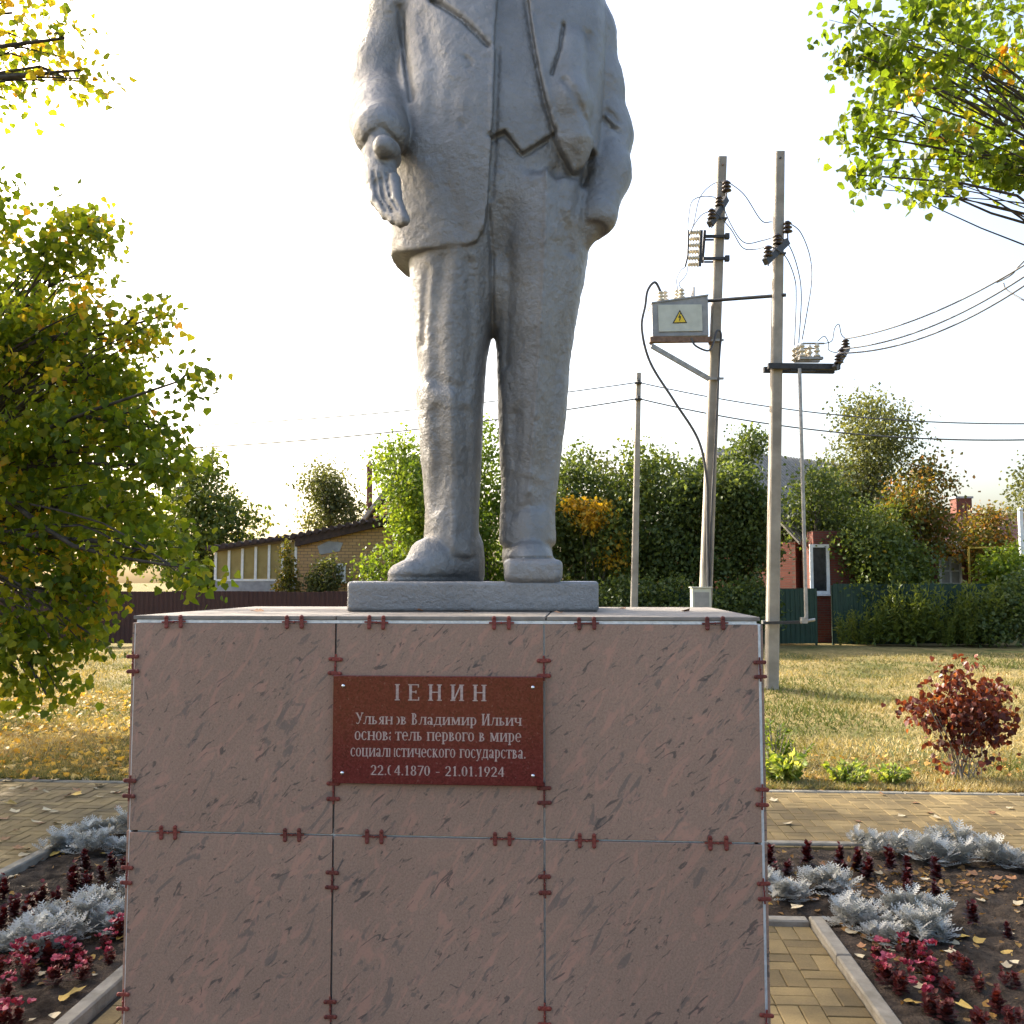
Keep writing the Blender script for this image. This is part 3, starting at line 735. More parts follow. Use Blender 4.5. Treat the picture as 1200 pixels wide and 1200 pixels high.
for (z0, z1) in rows:
    for cx in colx:
        put_tile(cx, .0055 + random.uniform(-.001, .001), (z0 + z1) / 2, TW, z1 - z0, 0)
        put_tile(cx, PD - .0055, (z0 + z1) / 2, TW, z1 - z0, math.pi)
    for sx in (-1, 1):
        ws = (PD - .03) / 2 - .003
        for k in (0, 1):
            put_tile(sx * (PW / 2 + .010), .018 + ws / 2 + k * (ws + .006), (z0 + z1) / 2, ws, z1 - z0, sx * math.pi / 2)
# rails seen in the joints
for x in (-.909, -.303, .303, .909):
    m = MB(); m.box((x * .9985, .0205, ZT / 2 + .002), (.03 if abs(x) < .5 else .016, .012, ZT - .004)); m.build('vertical_rail', M_RAIL if x > 0 else M_STEEL_LT, ped, True)
for z in (ZT - .603, ZT - 1.209):
    m = MB(); m.box((0, .0150, z), (PW - .04, .004, .03)); m.build('horizontal_rail', M_RAIL, ped, True)
m = MB(); m.box((0, .010, ZT + .0055), (PW - .01, .016, .009)); m.build('top_rail', M_RAIL, ped, True)
for sx in (-1, 1):
    m = MB(); m.box((sx * (PW / 2 - .0005), .011, ZT / 2), (.006, .010, ZT - .01)); m.build('corner_angle', M_RAIL, ped, True)
# top slabs
tops = [(-.912, -.305), (-.300, .306), (.311, .912)]
for (a, b) in tops:
    for (y0, y1) in ((-.002, .54), (.545, PD + .002)):
        mb = MB(); mb.box(((a + b) / 2, (y0 + y1) / 2, ZTOP - .0055), (b - a, y1 - y0, .011), None, .0012)
        mb.build('top_slab', M_TOP, ped, True)
m = MB(); m.box((0, PD / 2, ZT + .0045), (PW - .06, PD - .06, .008)); m.build('slab_bed', M_GAP, ped, True)
# red spring clips: a short spine on the joint with two cross lugs
def clip_mesh():
    mb = MB(); mb.box((0, -.0015, 0), (.0055, .003, .078), None, .0008)
    for z in (-.023, .023):
        mb.box((0, -.0028, z), (.033, .003, .0125), None, .001)
        for x in (-.0165, .0165): mb.lathe((x, -.0010, z), (0, -1, 0), [(.0064, 0), (.0064, .0034), (.004, .0042)], 8)
    mb.lathe((0, -.003, 0), (0, -1, 0), [(.004, 0), (.004, .002), (.002, .003)], 8)
    return mb.mesh('clip', M_CLIP)
clip_me = clip_mesh()
def put_clip(x, z, horiz, y=-.0018):
    o = bpy.data.objects.new('clip', clip_me); link(o); o.parent = ped
    o.location = (x + random.uniform(-.002, .002) * (1 if horiz else .3), y, z + random.uniform(-.003, .003) * (.3 if horiz else 1)); o.rotation_euler = (0, (math.pi / 2 if horiz else 0) + random.uniform(-.05, .05), 0); o.scale = (random.uniform(.80, .95), 1, random.uniform(.86, .98))
for x in (-.909, -.303, .303, .909):
    for (z0, z1) in rows:
        for z in (z1 - .122, z0 + .122): put_clip(x, z, False)
for z in (ZT + .004, ZT - .603, ZT - 1.209):
    for cx in colx:
        for k in (-1, 1): put_clip(cx + k * .182, z, True, -.0042 if z > ZT else -.0018)

# ================================================================== PLAQUE
PTOP = ZT - .148
plq = empty('memorial_plaque', (0, 0, 0)); 
plq.location = PC + Matrix.Rotation(PYAW, 3, 'Z') @ Vector((-.001, -.003, PTOP - .152)); plq.rotation_euler = (0, 0, PYAW)
tag(plq, 'dark red polished stone plaque with pale Cyrillic inscription screwed to the pedestal', 'plaque')
m = MB(); m.box((0, -.0085, 0), (.604, .017, .305), None, .0015); m.build('slab', M_PLAQUE, plq, True)
for sx in (-1, 1):
    for sz in (-1, 1):
        m = MB(); m.lathe((sx * .273, -.0165, sz * .123), (0, -1, 0), [(.0055, 0), (.0055, .002), (.004, .0042), (.001, .0052)], 12); m.build('screw', M_SCREW, plq, True)
W, T, SF, XH = 0.155, 0.062, 0.065, 0.68
def q_line(x0, y0, x1, y1, w): return [[(x0 - w / 2, y0), (x0 + w / 2, y0), (x1 + w / 2, y1), (x1 - w / 2, y1)]]
def q_h(x0, x1, y, t=T): return [[(x0, y - t / 2), (x1, y - t / 2), (x1, y + t / 2), (x0, y + t / 2)]]
def stem(x, y0, y1, top=True, bot=True, w=W):
    q = q_line(x, y0, x, y1, w)
    if top: q += q_h(x - w / 2 - SF, x + w / 2 + SF, y1 - T / 2)
    if bot: q += q_h(x - w / 2 - SF, x + w / 2 + SF, y0 + T / 2)
    return q
def arc(cx, cy, rx, ry, a0, a1, wt=W, n=14):
    out = []
    for i in range(n):
        P = []
        for j in (i, i + 1):
            a = R(a0 + (a1 - a0) * j / n); w = T + (wt - T) * abs(math.cos(a)) ** 1.5
            P.append(((cx + (rx) * math.cos(a), cy + ry * math.sin(a)), (cx + (rx - w) * math.cos(a), cy + (ry - max(T, w * .45)) * math.sin(a))))
        out.append([P[0][0], P[1][0], P[1][1], P[0][1]])
    return out
def lam(h): return stem(.64, 0, h) + q_line(.20, .10, .30, h - T, T * 1.3) + q_h(.22, .64, h - T / 2) + arc(.10, .09, .11, .09, 180, 370, .09, 8)
def n_(h): return stem(.17, 0, h) + stem(.67, 0, h) + q_h(.17, .67, h * .52)
def i_(h): return stem(.17, 0, h) + stem(.67, 0, h) + q_line(.24, .07, .60, h - .07, T * 1.4)
def o_(h): return arc(.33, h / 2, .30, h / 2 + .01, 0, 360, W, 22)
def soft(h, x=.17): return stem(x, 0, h) + arc(x + .06, h * .27, .32, h * .27, -90, 90, W, 12) + q_h(x, x + .08, h * .54 - T / 2) + q_h(x, x + .08, T / 2)
def ve(h): return stem(.17, 0, h) + arc(.24, h * .27, .33, h * .27, -90, 90, W, 10) + arc(.22, h * .76, .27, h * .24, -90, 90, W, 10) + q_h(.1, .26, h - T / 2) + q_h(.1, .26, T / 2) + q_h(.17, .26, h * .53)
GL = {
 'Л': (lam(1.0), .82), 'л': (lam(XH), .80),
 'Е': (stem(.17, 0, 1) + q_h(.1, .62, 1 - T / 2) + q_h(.1, .64, T / 2) + q_h(.17, .48, .53) + q_line(.62, .80, .62, 1, T) + q_line(.64, 0, .64, .22, T) + q_line(.48, .44, .48, .62, T), .74),
 'Н': (n_(1.0), .86), 'н': (n_(XH), .84), 'И': (i_(1.0), .86), 'и': (i_(XH), .84),
 'У': (q_line(.50, .35, .14, 1, W) + q_line(.36, .10, .68, 1, T * 1.3) + arc(.24, .12, .14, .12, 180, 350, .09, 8) + q_h(.02, .28, 1 - T / 2) + q_h(.56, .80, 1 - T / 2), .78),
 'ь': (soft(XH), .62), 'о': (o_(XH), .68),
 'я': (stem(.50, 0, XH) + arc(.44, XH * .72, .30, XH * .28, 90, 270, W, 10) + q_h(.42, .52, XH - T / 2) + q_h(.40, .52, XH * .45) + q_line(.14, 0, .40, XH * .45, W * .8), .68),
 'в': (ve(XH), .64), 'В': (ve(1.0), .72),
 'а': (stem(.46, 0, XH * .75, False, True) + arc(.30, XH * .72, .225, XH * .28, 0, 170, W, 10) + arc(.25, .17, .21, .17, 0, 360, W, 14), .66),
 'д': (stem(.60, 0, XH, True, False) + q_line(.18, .03, .30, XH - T, T * 1.3) + q_h(.22, .60, XH - T / 2) + q_h(.02, .74, T / 2) + q_line(.05, -.16, .05, .02, T * 1.4) + q_line(.71, -.16, .71, .02, T * 1.4), .80),
 'м': (stem(.17, 0, XH, True, True, T * 1.4) + stem(.80, 0, XH) + q_line(.46, .05, .22, XH, W) + q_line(.48, .05, .75, XH, T * 1.4), 1.0),
 'р': (stem(.17, -.26, XH) + arc(.34, XH / 2, .29, XH / 2, -140, 140, W, 16), .70),
 'ч': (stem(.60, 0, XH) + stem(.17, XH * .5, XH, True, False) + arc(.36, XH * .55, .25, XH * .2, 180, 320, W, 8), .78),
 'с': (arc(.33, XH / 2, .30, XH / 2 + .01, 40, 320, W, 18), .62),
 'т': (stem(.33, 0, XH, False, True) + q_h(.02, .64, XH - T / 2) + q_line(.03, XH - .17, .03, XH, T) + q_line(.63, XH - .17, .63, XH, T), .68),
 'е': (arc(.33, XH / 2, .30, XH / 2 + .01, 0, 310, W, 18) + q_h(.06, .62, XH * .53), .66),
 'п': (stem(.17, 0, XH) + stem(.67, 0, XH) + q_h(.17, .67, XH - T / 2), .84),
 'г': (stem(.17, 0, XH) + q_h(.1, .56, XH - T / 2) + q_line(.55, XH - .2, .55, XH, T), .60),
 'ц': (stem(.17, 0, XH, True, False) + stem(.60, 0, XH, True, False) + q_h(.1, .76, T / 2) + q_line(.74, -.16, .74, .02, T * 1.4), .82),
 'к': (stem(.17, 0, XH) + q_line(.28, XH * .48, .56, XH, T * 1.5) + q_line(.58, 0, .30, XH * .55, W) + q_h(.48, .72, T / 2), .74),
 'у': (q_line(.36, .02, .12, XH, W) + q_line(.20, -.2, .54, XH, T * 1.4) + arc(.12, -.17, .10, .09, 180, 350, .08, 8) + q_h(.02, .24, XH - T / 2) + q_h(.44, .64, XH - T / 2), .64),
 '.': (arc(.14, .07, .075, .075, 0, 360, .075, 8), .28), '-': (q_h(.05, .38, .36, .07), .44), ' ': ([], .42),
 '0': (arc(.30, .5, .26, .5, 0, 360, W, 22), .62), '1': (stem(.28, 0, 1, False, True, W * .9) + q_line(.12, .82, .28, .97, T * 1.5), .56),
 '2': (arc(.28, .72, .25, .28, -30, 170, W, 14) + q_line(.10, .04, .48, .58, W * .8) + q_h(.05, .56, .05, .1), .62),
 '4': (stem(.42, 0, 1, False, False, W * .9) + q_line(.06, .30, .42, .98, T * 1.4) + q_h(.04, .58, .29, .07), .62),
 '7': (q_h(.06, .58, .96, .08) + q_line(.22, 0, .54, .95, W * .8), .60),
 '8': (arc(.30, .75, .22, .25, 0, 360, W * .9, 18) + arc(.30, .26, .26, .27, 0, 360, W, 18), .62),
 '9': (arc(.30, .68, .26, .32, 0, 360, W, 18) + q_line(.20, .0, .52, .62, W * .7), .62),
}
def clipx(poly, x, keep_left):
    out = []; n = len(poly)
    ins = (lambda p: p[0] <= x) if keep_left else (lambda p: p[0] >= x)
    for i in range(n):
        a, b = poly[i], poly[(i + 1) % n]
        if ins(a): out.append(a)
        if ins(a) != ins(b):
            f = (x - a[0]) / (b[0] - a[0]); out.append((x, a[1] + (b[1] - a[1]) * f))
    return out
def pq(u): return ((u - 393.0) / (636.5 - 393.0) - .5) * .604      # photo column -> plaque x
def pz(v): return ((792 - v) / (916.5 - 792.0) + .5) * .305
def text_line(txt, u0, u1, vbase, cap_px, gap, track=0.0):
    cap = pz(792) - pz(792 + cap_px); adv = 0; quads = []
    for ch in txt:
        q, w = GL[ch]
        quads += [[(x + adv, y) for x, y in p] for p in q]; adv += w + track
    x0, x1 = pq(u0), pq(u1)
    mn, mxx = min(x for p in quads for x, _ in p), max(x for p in quads for x, _ in p)
    sx = (x1 - x0) / (mxx - mn)
    adv = 0
    for ch in txt:
        q, w = GL[ch]; mb = MB(); k = 0
        for p in q:
            P = [((x + adv - mn) * sx + x0, y * cap + pz(vbase)) for x, y in p]
            for keep, xx in ((True, pq(gap[0])), (False, pq(gap[1]))):
                c = clipx(P, xx, keep)
                if len(c) >= 3:
                    k += 1; yy = -.0172 - .000012 * k
                    mb.add([(x, yy, z) for x, z in c], [tuple(range(len(c)))])
        if mb.f: mb.build('letter', M_LETTER, plq, True)
        adv += w + track
text_line('ЛЕНИН', 455, 571.5, 820.3, 18.8, (452, 465.2), .42)
text_line('Ульянов Владимир Ильич', 419.5, 612, 848, 13.2, (463, 467.5))
text_line('основатель первого в мире', 418.8, 611.5, 866.3, 14.6, (461, 465.5))
text_line('социалистического государства.', 414.2, 616.2, 885.2, 14.4, (460.5, 465))
text_line('22.04.1870 - 21.01.1924', 438, 592, 906.2, 11.2, (461.3, 465.5))

# ================================================================== STATUE
YP = 3.42                                       # depth of the figure's axis
ZB = HC + 0.002                                 # top of the cast base
st = empty('grey_statue', (at(553, 690, YP).x, YP, ZTOP)); tag(st, 'silver-grey painted statue of a standing man in open jacket and vest, one hand held out', 'statue')
def base_slab():
    x0, x1 = at(406.5, 700, YP - .25).x, at(702, 700, YP - .25).x
    bm = bmesh.new(); bmesh.ops.create_cube(bm, size=1)
    for v in bm.verts:
        v.co = Vector(((x0 + x1) / 2 + v.co.x * (x1 - x0), YP + .02 + v.co.y * .54, (ZTOP + ZB) / 2 + v.co.z * (ZB - ZTOP)))
    bmesh.ops.bevel(bm, geom=[e for e in bm.edges], offset=.013, segments=3, profile=.6, affect='EDGES')
    bmesh.ops.subdivide_edges(bm, edges=[e for e in bm.edges if e.calc_length() > .05], cuts=12, use_grid_fill=True)
    for v in bm.verts:
        if v.co.z > ZTOP + .004:
            n = mnoise.noise(v.co * 14) * .002 + mnoise.noise(v.co * 40) * .0012
            v.co += Vector((n * .5, n, n))
    me = bpy.data.meshes.new('cast_base'); 
    for v in bm.verts: v.co -= st.location
    bmesh.ops.recalc_face_normals(bm, faces=bm.faces)
    bm.to_mesh(me); bm.free(); me.materials.append(M_STATUE)
    me.polygons.foreach_set('use_smooth', [True] * len(me.polygons))
    o = bpy.data.objects.new('cast_base', me); link(o); o.parent = st
base_slab()

H_ = 0.0060
gx = np.arange(-.68, .56, H_, dtype=np.float32); gy = np.arange(YP - .62, YP + .36, H_, dtype=np.float32); gz = np.arange(ZB - .04, ZB + 2.92, H_, dtype=np.float32)
NX, NY, NZ = len(gx), len(gy), len(gz)
def PP(u, v, d=0.0):
    p = at(u, v, YP + d); return np.array([p.x, p.y, p.z])
PXM = YP / FPX
def smin(a, b, k):
    h = np.maximum(k - np.abs(a - b), 0) / k
    return np.minimum(a, b) - h * h * k * .25
def smax(a, b, k): return -smin(-a, -b, k)
class Sub:
    """sub-window of the grid"""
    def __init__(s, lo, hi):
        s.i = []
        for g, a, b in zip((gx, gy, gz), lo, hi):
            i0 = max(0, int((a - g[0]) / H_) - 1); i1 = min(len(g), int((b - g[0]) / H_) + 2); s.i.append(slice(i0, max(i1, i0 + 1)))
        s.X = gx[s.i[0]][:, None, None]; s.Y = gy[s.i[1]][None, :, None]; s.Z = gz[s.i[2]][None, None, :]
        s.t = tuple(s.i)
BIG = np.float32(0.5)
def field(): return np.full((NX, NY, NZ), BIG, dtype=np.float32)
def chain_into(Fd, pts, radii, k, sub_op=False, pad=.06, flat=None):
    """smooth-union a chain of round cones into Fd"""
    pts = [np.asarray(p) for p in pts]
    for a, b, ra_, rb_ in zip(pts[:-1], pts[1:], radii[:-1], radii[1:]):
        rm = max(ra_, rb_) + pad; S = Sub(np.minimum(a, b) - rm, np.maximum(a, b) + rm)
        d = b - a; dd = float((d * d).sum()) + 1e-9
        t = np.clip(((S.X - a[0]) * d[0] + (S.Y - a[1]) * d[1] + (S.Z - a[2]) * d[2]) / dd, 0, 1)
        dist = np.sqrt((S.X - a[0] - t * d[0]) ** 2 + (S.Y - a[1] - t * d[1]) ** 2 + (S.Z - a[2] - t * d[2]) ** 2) - (ra_ + (rb_ - ra_) * t)
        dist = dist.astype(np.float32)
        if sub_op: Fd[S.t] = smax(Fd[S.t], -dist, k)
        else: Fd[S.t] = smin(Fd[S.t], dist, k)
def loft(rows_, n=2.4, infl=0.0, ridge=0.0, ridge_off=0.0):
    """rows (v, centre u, half width px, half depth px, depth) -> field over the whole grid in its z range"""
    tb = []
    for (v, cu, a, b, d) in rows_:
        p = PP(cu, v, d); tb.append((p[2], p[0], a * PXM, b * PXM, p[1]))
    tb = np.array(sorted(tb)); z = gz
    def ip(c):
        y = np.interp(z, tb[:, 0], tb[:, c]); kk = np.ones(11) / 11
        yp = np.concatenate([np.full(5, y[0]), y, np.full(5, y[-1])]); return np.convolve(yp, kk, 'valid').astype(np.float32)
    cx, a, b, cy = ip(1), ip(2) + infl, ip(3) + infl, ip(4)
    X = (gx[:, None, None] - cx[None, None, :]) / a; Y = (gy[None, :, None] - cy[None, None, :]) / b
    q = (np.abs(X) ** n + np.abs(Y) ** n) ** np.float32(1 / n)
    if ridge:
        q = q - ridge * np.clip(1 - np.abs(X - ridge_off) / .75, 0, 1) * np.clip(-Y * 1.4, 0, 1)
    D = (q - 1) * np.minimum(a, b)
    return D.astype(np.float32), tb[0, 0], tb[-1, 0]
def zclip(D, z0, z1, k=.01):
    Z = gz[None, None, :]
    return smax(D, np.maximum(z0 - Z, Z - z1).astype(np.float32), k)
def poly2d(uv, d):
    """signed distance (inside<0) of a picture-drawn outline, extruded along depth; returned on (x,z)"""
    P = np.array([[PP(u, v, d)[0], PP(u, v, d)[2]] for u, v in uv])
    X, Z = np.meshgrid(gx, gz, indexing='ij'); dist = np.full(X.shape, 1e9); inside = np.zeros(X.shape, bool)
    for i in range(len(P)):
        a, b = P[i], P[(i + 1) % len(P)]; e = b - a; ee = e @ e + 1e-12
        t = np.clip(((X - a[0]) * e[0] + (Z - a[1]) * e[1]) / ee, 0, 1)
        dist = np.minimum(dist, np.hypot(X - a[0] - t * e[0], Z - a[1] - t * e[1]))
        cond = ((a[1] > Z) != (b[1] > Z)) & (X < (b[0] - a[0]) * (Z - a[1]) / (b[1] - a[1] + 1e-12) + a[0])
        inside ^= cond
    return np.where(inside, -dist, dist).astype(np.float32)

torso_rows = [(-60, 588, 92, 46, .02), (-20, 588, 108, 54, .01), (40, 590, 112, 62, -.005), (100, 588, 111, 67, -.02), (150, 586, 107, 70, -.03), (200, 585, 103, 69, -.03), (250, 584, 101, 66, -.03), (285, 584, 100, 58, -.01), (310, 584, 98, 48, .01), (345, 582, 92, 36, .02)]
T0, tz0, tz1 = loft(torso_rows, 2.5)
core = zclip(T0, PP(584, 340)[2], tz1, .04)
lz_t, lz_b = PP(530, 292)[2], ZB - .02
legL, _, _ = loft([(235, 545, 66, 66, -.028), (270, 542, 62, 64, -.026), (300, 539, 59, 62, -.024), (345, 533, 51, 58, -.02), (385, 531.5, 45.5, 55, -.02), (430, 530.5, 40, 51, -.02), (470, 527.5, 39.5, 49, -.02), (520, 528.5, 36.5, 46, -.008), (565, 530, 33.5, 40, .01), (600, 530, 31.5, 38, .015), (640, 529, 32, 38, .01), (690, 529, 34, 40, 0)], 2.5, ridge=.12, ridge_off=.06)
legR, _, _ = loft([(235, 630, 62, 68, -.03), (270, 632, 60, 67, -.028), (300, 631, 58, 65, -.025), (345, 628.5, 53.5, 61, -.02), (385, 627.5, 47.5, 58, -.015), (430, 625, 43.5, 51, -.008), (470, 624, 41.5, 49, 0), (520, 622, 37.5, 45, .01), (565, 620.5, 33.5, 39, .02), (600, 618, 32, 38, .015), (640, 618, 34, 39, .01), (690, 618, 35, 40, 0)], 1.95, ridge=.12, ridge_off=.12)
core = smin(core, zclip(legL, PP(530, 655)[2], PP(545, 236)[2], .03), .035)
core = smin(core, zclip(legR, PP(618, 641)[2], PP(630, 236)[2], .03), .035)
# crotch: keep the slot between the legs clean
chain_into(core, [PP(578, 300, .0), PP(578, 340, -.02), PP(578.5, 366, -.03)], [.13, .12, .055], .05)
def engrave(Fd, uv, w, dep, d=-.19, ymax=-.03):
    """press a soft crease (dep>0) or raise a welt (dep<0) along a picture-drawn line on the front of the figure"""
    P = np.array([[PP(u, v, d)[0], PP(u, v, d)[2]] for u, v in uv]); pad = 3 * w
    S = Sub((P[:, 0].min() - pad, gy[0], P[:, 1].min() - pad), (P[:, 0].max() + pad, YP + ymax, P[:, 1].max() + pad))
    X, Z = S.X[:, 0, :], S.Z[0, 0, :][None, :]; dist = np.full((X.shape[0], Z.shape[1]), 1e9, np.float32)
    for i in range(len(P) - 1):
        a, b = P[i], P[i + 1]; e = b - a; t = np.clip(((X - a[0]) * e[0] + (Z - a[1]) * e[1]) / (e @ e + 1e-12), 0, 1)
        dist = np.minimum(dist, np.hypot(X - a[0] - t * e[0], Z - a[1] - t * e[1]))
    Fd[S.t] += (dep * np.exp(-(dist / w) ** 2))[:, None, :].astype(np.float32) * np.clip((YP + ymax - S.Y) / .07, 0, 1).astype(np.float32)
for uv, w, dep in (([(571, 160), (571, 235), (577, 300), (576, 390)], .007, .013), ([(520, 305), (510, 380), (513, 450)], .024, .010), ([(550, 310), (552, 400), (545, 450)], .018, .009), ([(500, 315), (494, 400)], .014, .008),
                ([(606, 480), (604, 540), (598, 600)], .022, .012), ([(655, 290), (650, 420), (642, 520), (634, 590)], .024, .010), ([(598, 300), (594, 420)], .016, .008), ([(545, 480), (548, 560), (546, 620)], .020, .010), ([(510, 480), (515, 540), (508, 590)], .022, .010), ([(505, 440), (545, 460)], .02, .006), ([(588, 600), (625, 590)], .016, .008), ([(640, 205), (638, 300), (633, 400), (626, 500), (620, 575)], .010, -.010), ([(668, 270), (660, 400), (650, 500), (641, 585)], .032, .014), ([(606, 330), (606, 420), (603, 500)], .03, .006), ([(600, 545), (640, 560)], .016, -.006), ([(530, 460), (532, 560), (531, 640)], .014, -.007)):
    engrave(core, uv, w, dep)
# vest with its pointed hem
vestP = poly2d([(560, -60), (660, -60), (660, 150), (641, 164), (612, 184), (591, 158), (574, 168), (560, 172)], -.22)
V1, _, _ = loft(torso_rows, 2.5, .018)
front = (gy[None, :, None] - np.float32(YP)).astype(np.float32)
vest = smax(smax(V1, vestP[:, None, :], .004), front, .01)
body = smin(core, vest, .004)
# jacket: one inflated shell cut by picture-drawn panels
jrows = [(-60, 588, 94, 48, .02), (-20, 588, 110, 56, .01), (40, 590, 113, 64, -.005), (100, 587, 113, 69, -.02), (150, 583, 112, 72, -.03), (200, 580, 112, 72, -.03), (250, 578, 109, 68, -.02), (300, 577, 109, 66, -.01), (345, 576, 109, 64, 0)]
J1, _, _ = loft(jrows, 2.6, .034)
panL = poly2d([(300, -90), (592, -90), (580, 40), (579, 62), (576, 150), (571, 235), (566, 268), (560, 284), (548, 289), (515, 290), (490, 291), (470, 288), (440, 278), (300, 270)], -.22)
panR = poly2d([(612, -90), (618, 0), (626, 60), (637, 118), (645, 145), (660, 180), (672, 200), (684, 190), (692, 165), (830, 150), (830, -90)], -.22)
back = poly2d([(300, -90), (830, -90), (830, 262), (700, 278), (440, 284), (300, 284)], .1)
jack = np.minimum(panL[:, None, :], panR[:, None, :])
jack = np.minimum(jack, smax(np.broadcast_to(back[:, None, :], J1.shape), -front + np.float32(.02), .01))
jack = smax(J1, jack, .007)
jack = zclip(jack, PP(584, 330)[2], tz1, .03)
# front flap on the right swings out over the pocketed arm
chain_into(jack, [PP(668, 60, -.19), PP(668, 120, -.21), PP(672, 165, -.20), PP(675, 185, -.185)], [.05, .062, .05, .022], .05)
# lapels, seams and creases pressed into the cloth
for uv, w, dep in (([(505, -8), (540, 22), (572, 58)], .010, .022), ([(661, 26), (656, 60), (646, 92)], .006, .016), ([(495, 10), (512, 80), (505, 180)], .03, .008), ([(530, 110), (520, 200), (540, 270)], .03, .006), ([(660, 100), (685, 140)], .012, .010), ([(690, 30), (692, 150)], .018, .009), ([(545, 72), (552, 78), (553, 84), (547, 86)], .006, .007), ([(540, 150), (545, 154), (542, 158)], .006, .007), ([(580, 62), (577, 150), (572, 235), (566, 270)], .010, -.006), ([(622, 20), (636, 100), (650, 150)], .010, -.007)):
    engrave(jack, uv, w, dep, -.23)
body = smin(body, jack, .004)
# sleeve that reaches forward (viewer's left)
px = PXM
arm = field()
chain_into(arm, [PP(492, -18, .02), PP(474, 20, .03), PP(454, 80, .04), PP(449, 122, .04)], [44 * px, 40 * px, 36 * px, 37 * px], .09)
chain_into(arm, [PP(449, 122, .04), PP(449, 138, -.08), PP(447, 152, -.24)], [37 * px, 35 * px, 29 * px], .09)
chain_into(arm, [PP(447, 152, -.24), PP(446.5, 155, -.275)], [31 * px, 31 * px], .004)      # cuff
body = smin(body, arm, .014)
# arm with its hand in the pocket
arm2 = field()
chain_into(arm2, [PP(672, -5, .02), PP(690, 40, .03), PP(700, 100, .04), PP(708, 160, .05)], [35 * px, 31 * px, 30 * px, 33 * px], .04)
chain_into(arm2, [PP(708, 160, .05), PP(708, 205, -.02), PP(700, 245, -.08)], [33 * px, 30 * px, 24 * px], .04)
chain_into(arm2, [PP(700, 245, -.08), PP(698.5, 252, -.09)], [25 * px, 25 * px], .004)
chain_into(arm2, [PP(695, 272, -.11), PP(699, 300, -.13)], [17 * px, 24 * px], .006, True)
chain_into(arm2, [PP(697, 255, -.09), PP(668, 285, -.06)], [17 * px, 22 * px], .03)
for pts in ([(712, 130), (735, 150)], [(716, 150), (738, 158)], [(700, 110), (706, 140), (716, 148)]):
    chain_into(arm2, [PP(u, v, -.055) for u, v in pts], [.008] * len(pts), .015, True, .03)
body = smin(body, arm2, .012)
# pocket mouth
engrave(body, [(690, 200), (678, 225), (672, 262)], .012, .007, -.12); engrave(body, [(650, 200), (655, 250), (668, 290)], .02, .010); engrave(body, [(574, 168), (591, 160), (612, 186), (641, 166)], .006, .010, -.22); engrave(body, [(584, 62), (581, 150), (576, 232)], .008, .008, -.23); engrave(body, [(616, 0), (628, 70), (638, 122), (650, 158)], .009, .007, -.23); engrave(body, [(468, 10), (477, 80), (486, 135)], .012, .014, -.10)
# hand held out: palm, four fingers, thumb
hand = field(); hp = px * .90
chain_into(hand, [PP(447, 158, -.27), PP(445, 185, -.34), PP(449, 212, -.385)], [21 * hp, 20 * hp, 17 * hp], .012)
chain_into(hand, [PP(436, 180, -.33), PP(440, 212, -.385)], [13 * hp, 12 * hp], .015)
fing = [((436, 208), (441, 234), (452, 252), -.37), ((443, 214), (449, 241), (461, 258), -.39), ((452, 215), (458, 243), (469, 261), -.405), ((460, 211), (464, 236), (474, 258), -.42)]
for k, (a, b, c, d) in enumerate(fing):
    chain_into(hand, [PP(*a, d), PP(*b, d - .05), PP(*c, d - .085)], [9.5 * hp, 8.2 * hp, 6.4 * hp], .006)
chain_into(hand, [PP(458, 186, -.32), PP(456, 176, -.38), PP(450, 172, -.43)], [13 * hp, 12.5 * hp, 13.5 * hp], .010)
body = smin(body, hand, .006)
for uv in ([(437, 200), (443, 232), (455, 254)], [(445, 203), (451, 236), (463, 257)], [(453, 203), (460, 238), (470, 257)]): engrave(body, uv, .0045, .010, -.42, -.33)
engrave(body, [(425, 196), (432, 168), (450, 158), (468, 172)], .006, .008, -.30, -.24)
# shoes
shoe = field()
chain_into(shoe, [PP(541, 662, .02), PP(510, 663, -.07), PP(478, 671, -.16)], [27 * px, 24 * px, 15 * px], .03)
chain_into(shoe, [PP(541, 672, .04), PP(468, 675, -.16)], [27 * px, 14 * px], .01)
chain_into(shoe, [PP(618, 652, .02), PP(621, 657, -.09)], [30 * px, 25 * px], .03)
chain_into(shoe, [PP(540, 640, .02), PP(500, 652, -.08)], [26 * px, 20 * px], .04)
S = Sub(PP(580, 690, -.34), PP(670, 640, .1)); c = PP(624, 669, -.12)
qx = np.abs(S.X - c[0]) - .070; qy = np.abs(S.Y - c[1]) - .115; qz = np.abs(S.Z - c[2]) - .016
bxd = (np.sqrt(np.maximum(qx, 0) ** 2 + np.maximum(qy, 0) ** 2 + np.maximum(qz, 0) ** 2) + np.minimum(np.maximum(qx, np.maximum(qy, qz)), 0) - .028).astype(np.float32)
shoe[S.t] = smin(shoe[S.t], bxd, .02)
body = smin(body, shoe, .008)
engrave(body, [(590, 654), (660, 654)], .006, .008, -.24); engrave(body, [(455, 676), (560, 677)], .006, .006, -.15)
